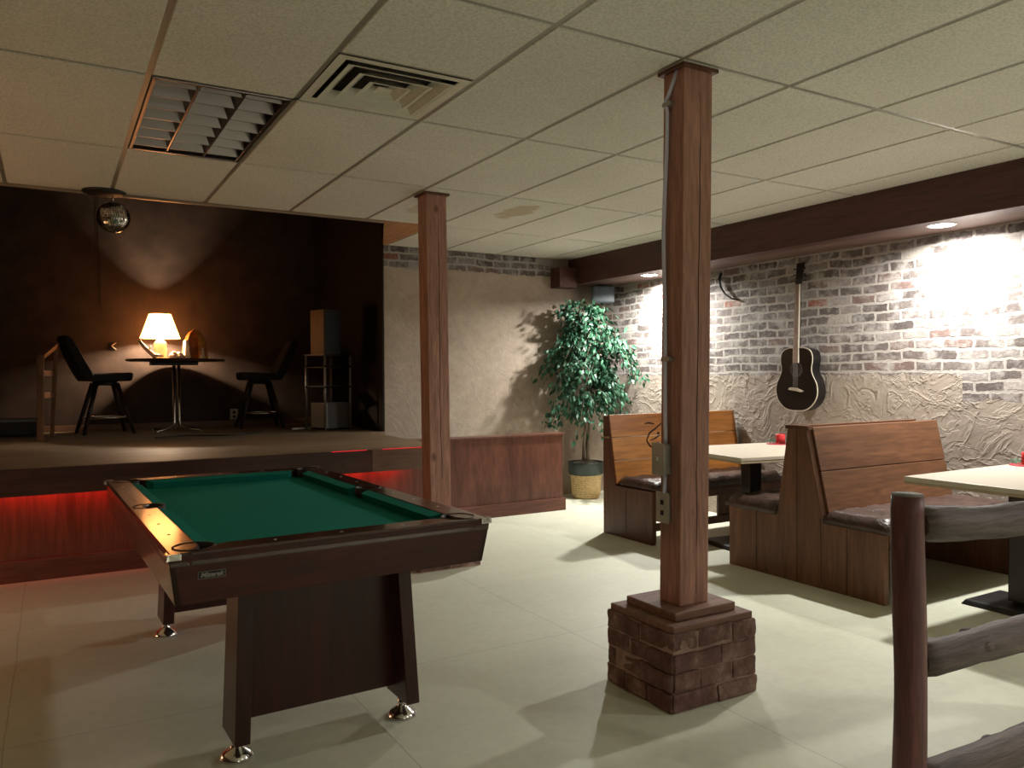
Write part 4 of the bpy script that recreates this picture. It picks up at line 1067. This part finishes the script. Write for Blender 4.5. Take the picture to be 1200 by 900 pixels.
# metal rack with speaker and amplifier
RA = R(20); RX, RY = 2.33, 7.65
t = thing('metal_rack', 'tubular metal rack in the dark right corner of the stage', 'rack', (RX, RY, STZ), RA)
for (x, y) in ((.01, .01), (.32, .01), (.01, .32), (.32, .32)): MB().tube([(x, y, 0), (x, y, .745)], .0125, 10).build('upright', M['rack_metal'], t)
for z in (.43, .62): MB().box(.01, .32, .01, .32, z, z + .012).build('shelf', M['black_metal'], t)
MB().box(-.005, .335, -.005, .335, .745, .76).build('top_shelf', M['black_metal'], t)
for z in (.42, .625):
    for (x, y) in ((.01, .01), (.32, .01), (.01, .32), (.32, .32)): MB().lathe([(.017, z), (.017, z + .02)], (x, y, 0), 10).build('collar', M['black'], t)
t = thing('box_speaker', 'wooden box speaker with dark front on top of the metal rack', 'speaker', (RX, RY, STZ + .76), RA)
MB().box(0, .205, .01, .23, 0, .44).build('cabinet', M['box_wood'], t, bevel=.004)
MB().box(.01, .195, .002, .01, .01, .43).build('front_cloth', M['grille'], t, bevel=.002)
t = thing('amplifier', 'small grey and white amplifier standing inside the metal rack', 'amplifier', (RX + .008, RY + .03, STZ), RA)
MB().box(.02, .03, .0, .26, .02, .27).build('side_cover', M['white_plastic'], t, bevel=.003)
MB().box(.03, .30, .0, .26, .015, .27).build('body', M['grey_panel'], t, bevel=.006)
MB().box(.05, .28, -.006, 0, .03, .20).build('front_panel', M['grey_panel'], t, bevel=.002)
for x in (.06, .26): MB().box(x - .015, x + .015, .02, .24, 0, .016).build('foot', M['black'], t)
o = MB().box(-.10, .10, -.02, .02, 0, .02).build('flat_strip', M['white_plastic'], loc=(2.18, 7.98, STZ), rotz=R(8), bevel=.004); tag(o, 'pale flat strip lying on the stage floor left of the rack', 'strip')
t = thing('wall_outlet', 'pale electrical outlet low on the stage back wall', 'outlet', (1.72, STY - .018, STZ + .07))
MB().box(-.042, .042, -.008, .018, 0, .115).build('plate', M['plate'], t, bevel=.002)
for z in (.03, .078): MB().lathe([(.016, 0), (.016, .001)], n=16).build('socket', M['black'], t, loc=(0, -.009, z)).rotation_euler = (PI / 2, 0, 0)
pts = []
for i in range(30):
    u = i / 29; pts.append((.78 + u * .95, 7.52 + .10 * math.sin(u * 7) + u * .12, STZ + .007))
o = MB().tube(pts, .007, 6).build('floor_cable', M['cable']); tag(o, 'black cable snaking across the front of the stage floor', 'cable')

# ------------------------------------------------------------------ lights
def light(name, typ, loc, energy, col, rot=(0, 0, 0), **kw):
    d = bpy.data.lights.new(name, typ); d.energy = energy; d.color = col
    for k, v in kw.items(): setattr(d, k, v)
    o = bpy.data.objects.new(name, d); COL.objects.link(o); o.location = loc; o.rotation_euler = rot; return o
for i, y in enumerate((3.09, 6.06, .12, -2.85)):
    light('downlight_beam', 'AREA', (5.12, y, 2.292), (64, 92, 40, 8)[i], (1, .97, .915), shape='DISK', size=.12, spread=R(165))
light('lamp_bulb', 'POINT', (LX, LY, ZTT + .288), 250, (1, .76, .52), shadow_soft_size=.027)
light('stage_led', 'AREA', (-.35, 5.87, STZ - .125), 10, (1, .03, .025), (R(52), 0, 0), shape='RECTANGLE', size=5.6, size_y=.02, spread=R(120))
light('bar_pendant', 'POINT', (.8, -2.6, 1.70), 15, (1, .97, .86), shadow_soft_size=.10)
light('bar_downlight', 'AREA', (3.1, -1.5, 2.56), 46, (1, .96, .88), shape='DISK', size=.16, spread=R(130))
light('left_warm_fill', 'POINT', (-2.0, 5.25, .55), 40, (1, .56, .28), shadow_soft_size=.06)  # added unseen warm light, kept below the deck to spare the stage; no fixture

W = bpy.data.worlds.new('world'); S.world = W; W.use_nodes = True
bg = W.node_tree.nodes['Background']; bg.inputs[0].default_value = (.02, .018, .015, 1); bg.inputs[1].default_value = .2
S.view_settings.view_transform = 'Standard'; S.view_settings.look = 'None'; S.view_settings.gamma = 1
S.view_settings.use_curve_mapping = False; S.view_settings.exposure = 0
S.cycles.max_bounces = 10; S.cycles.diffuse_bounces = 6
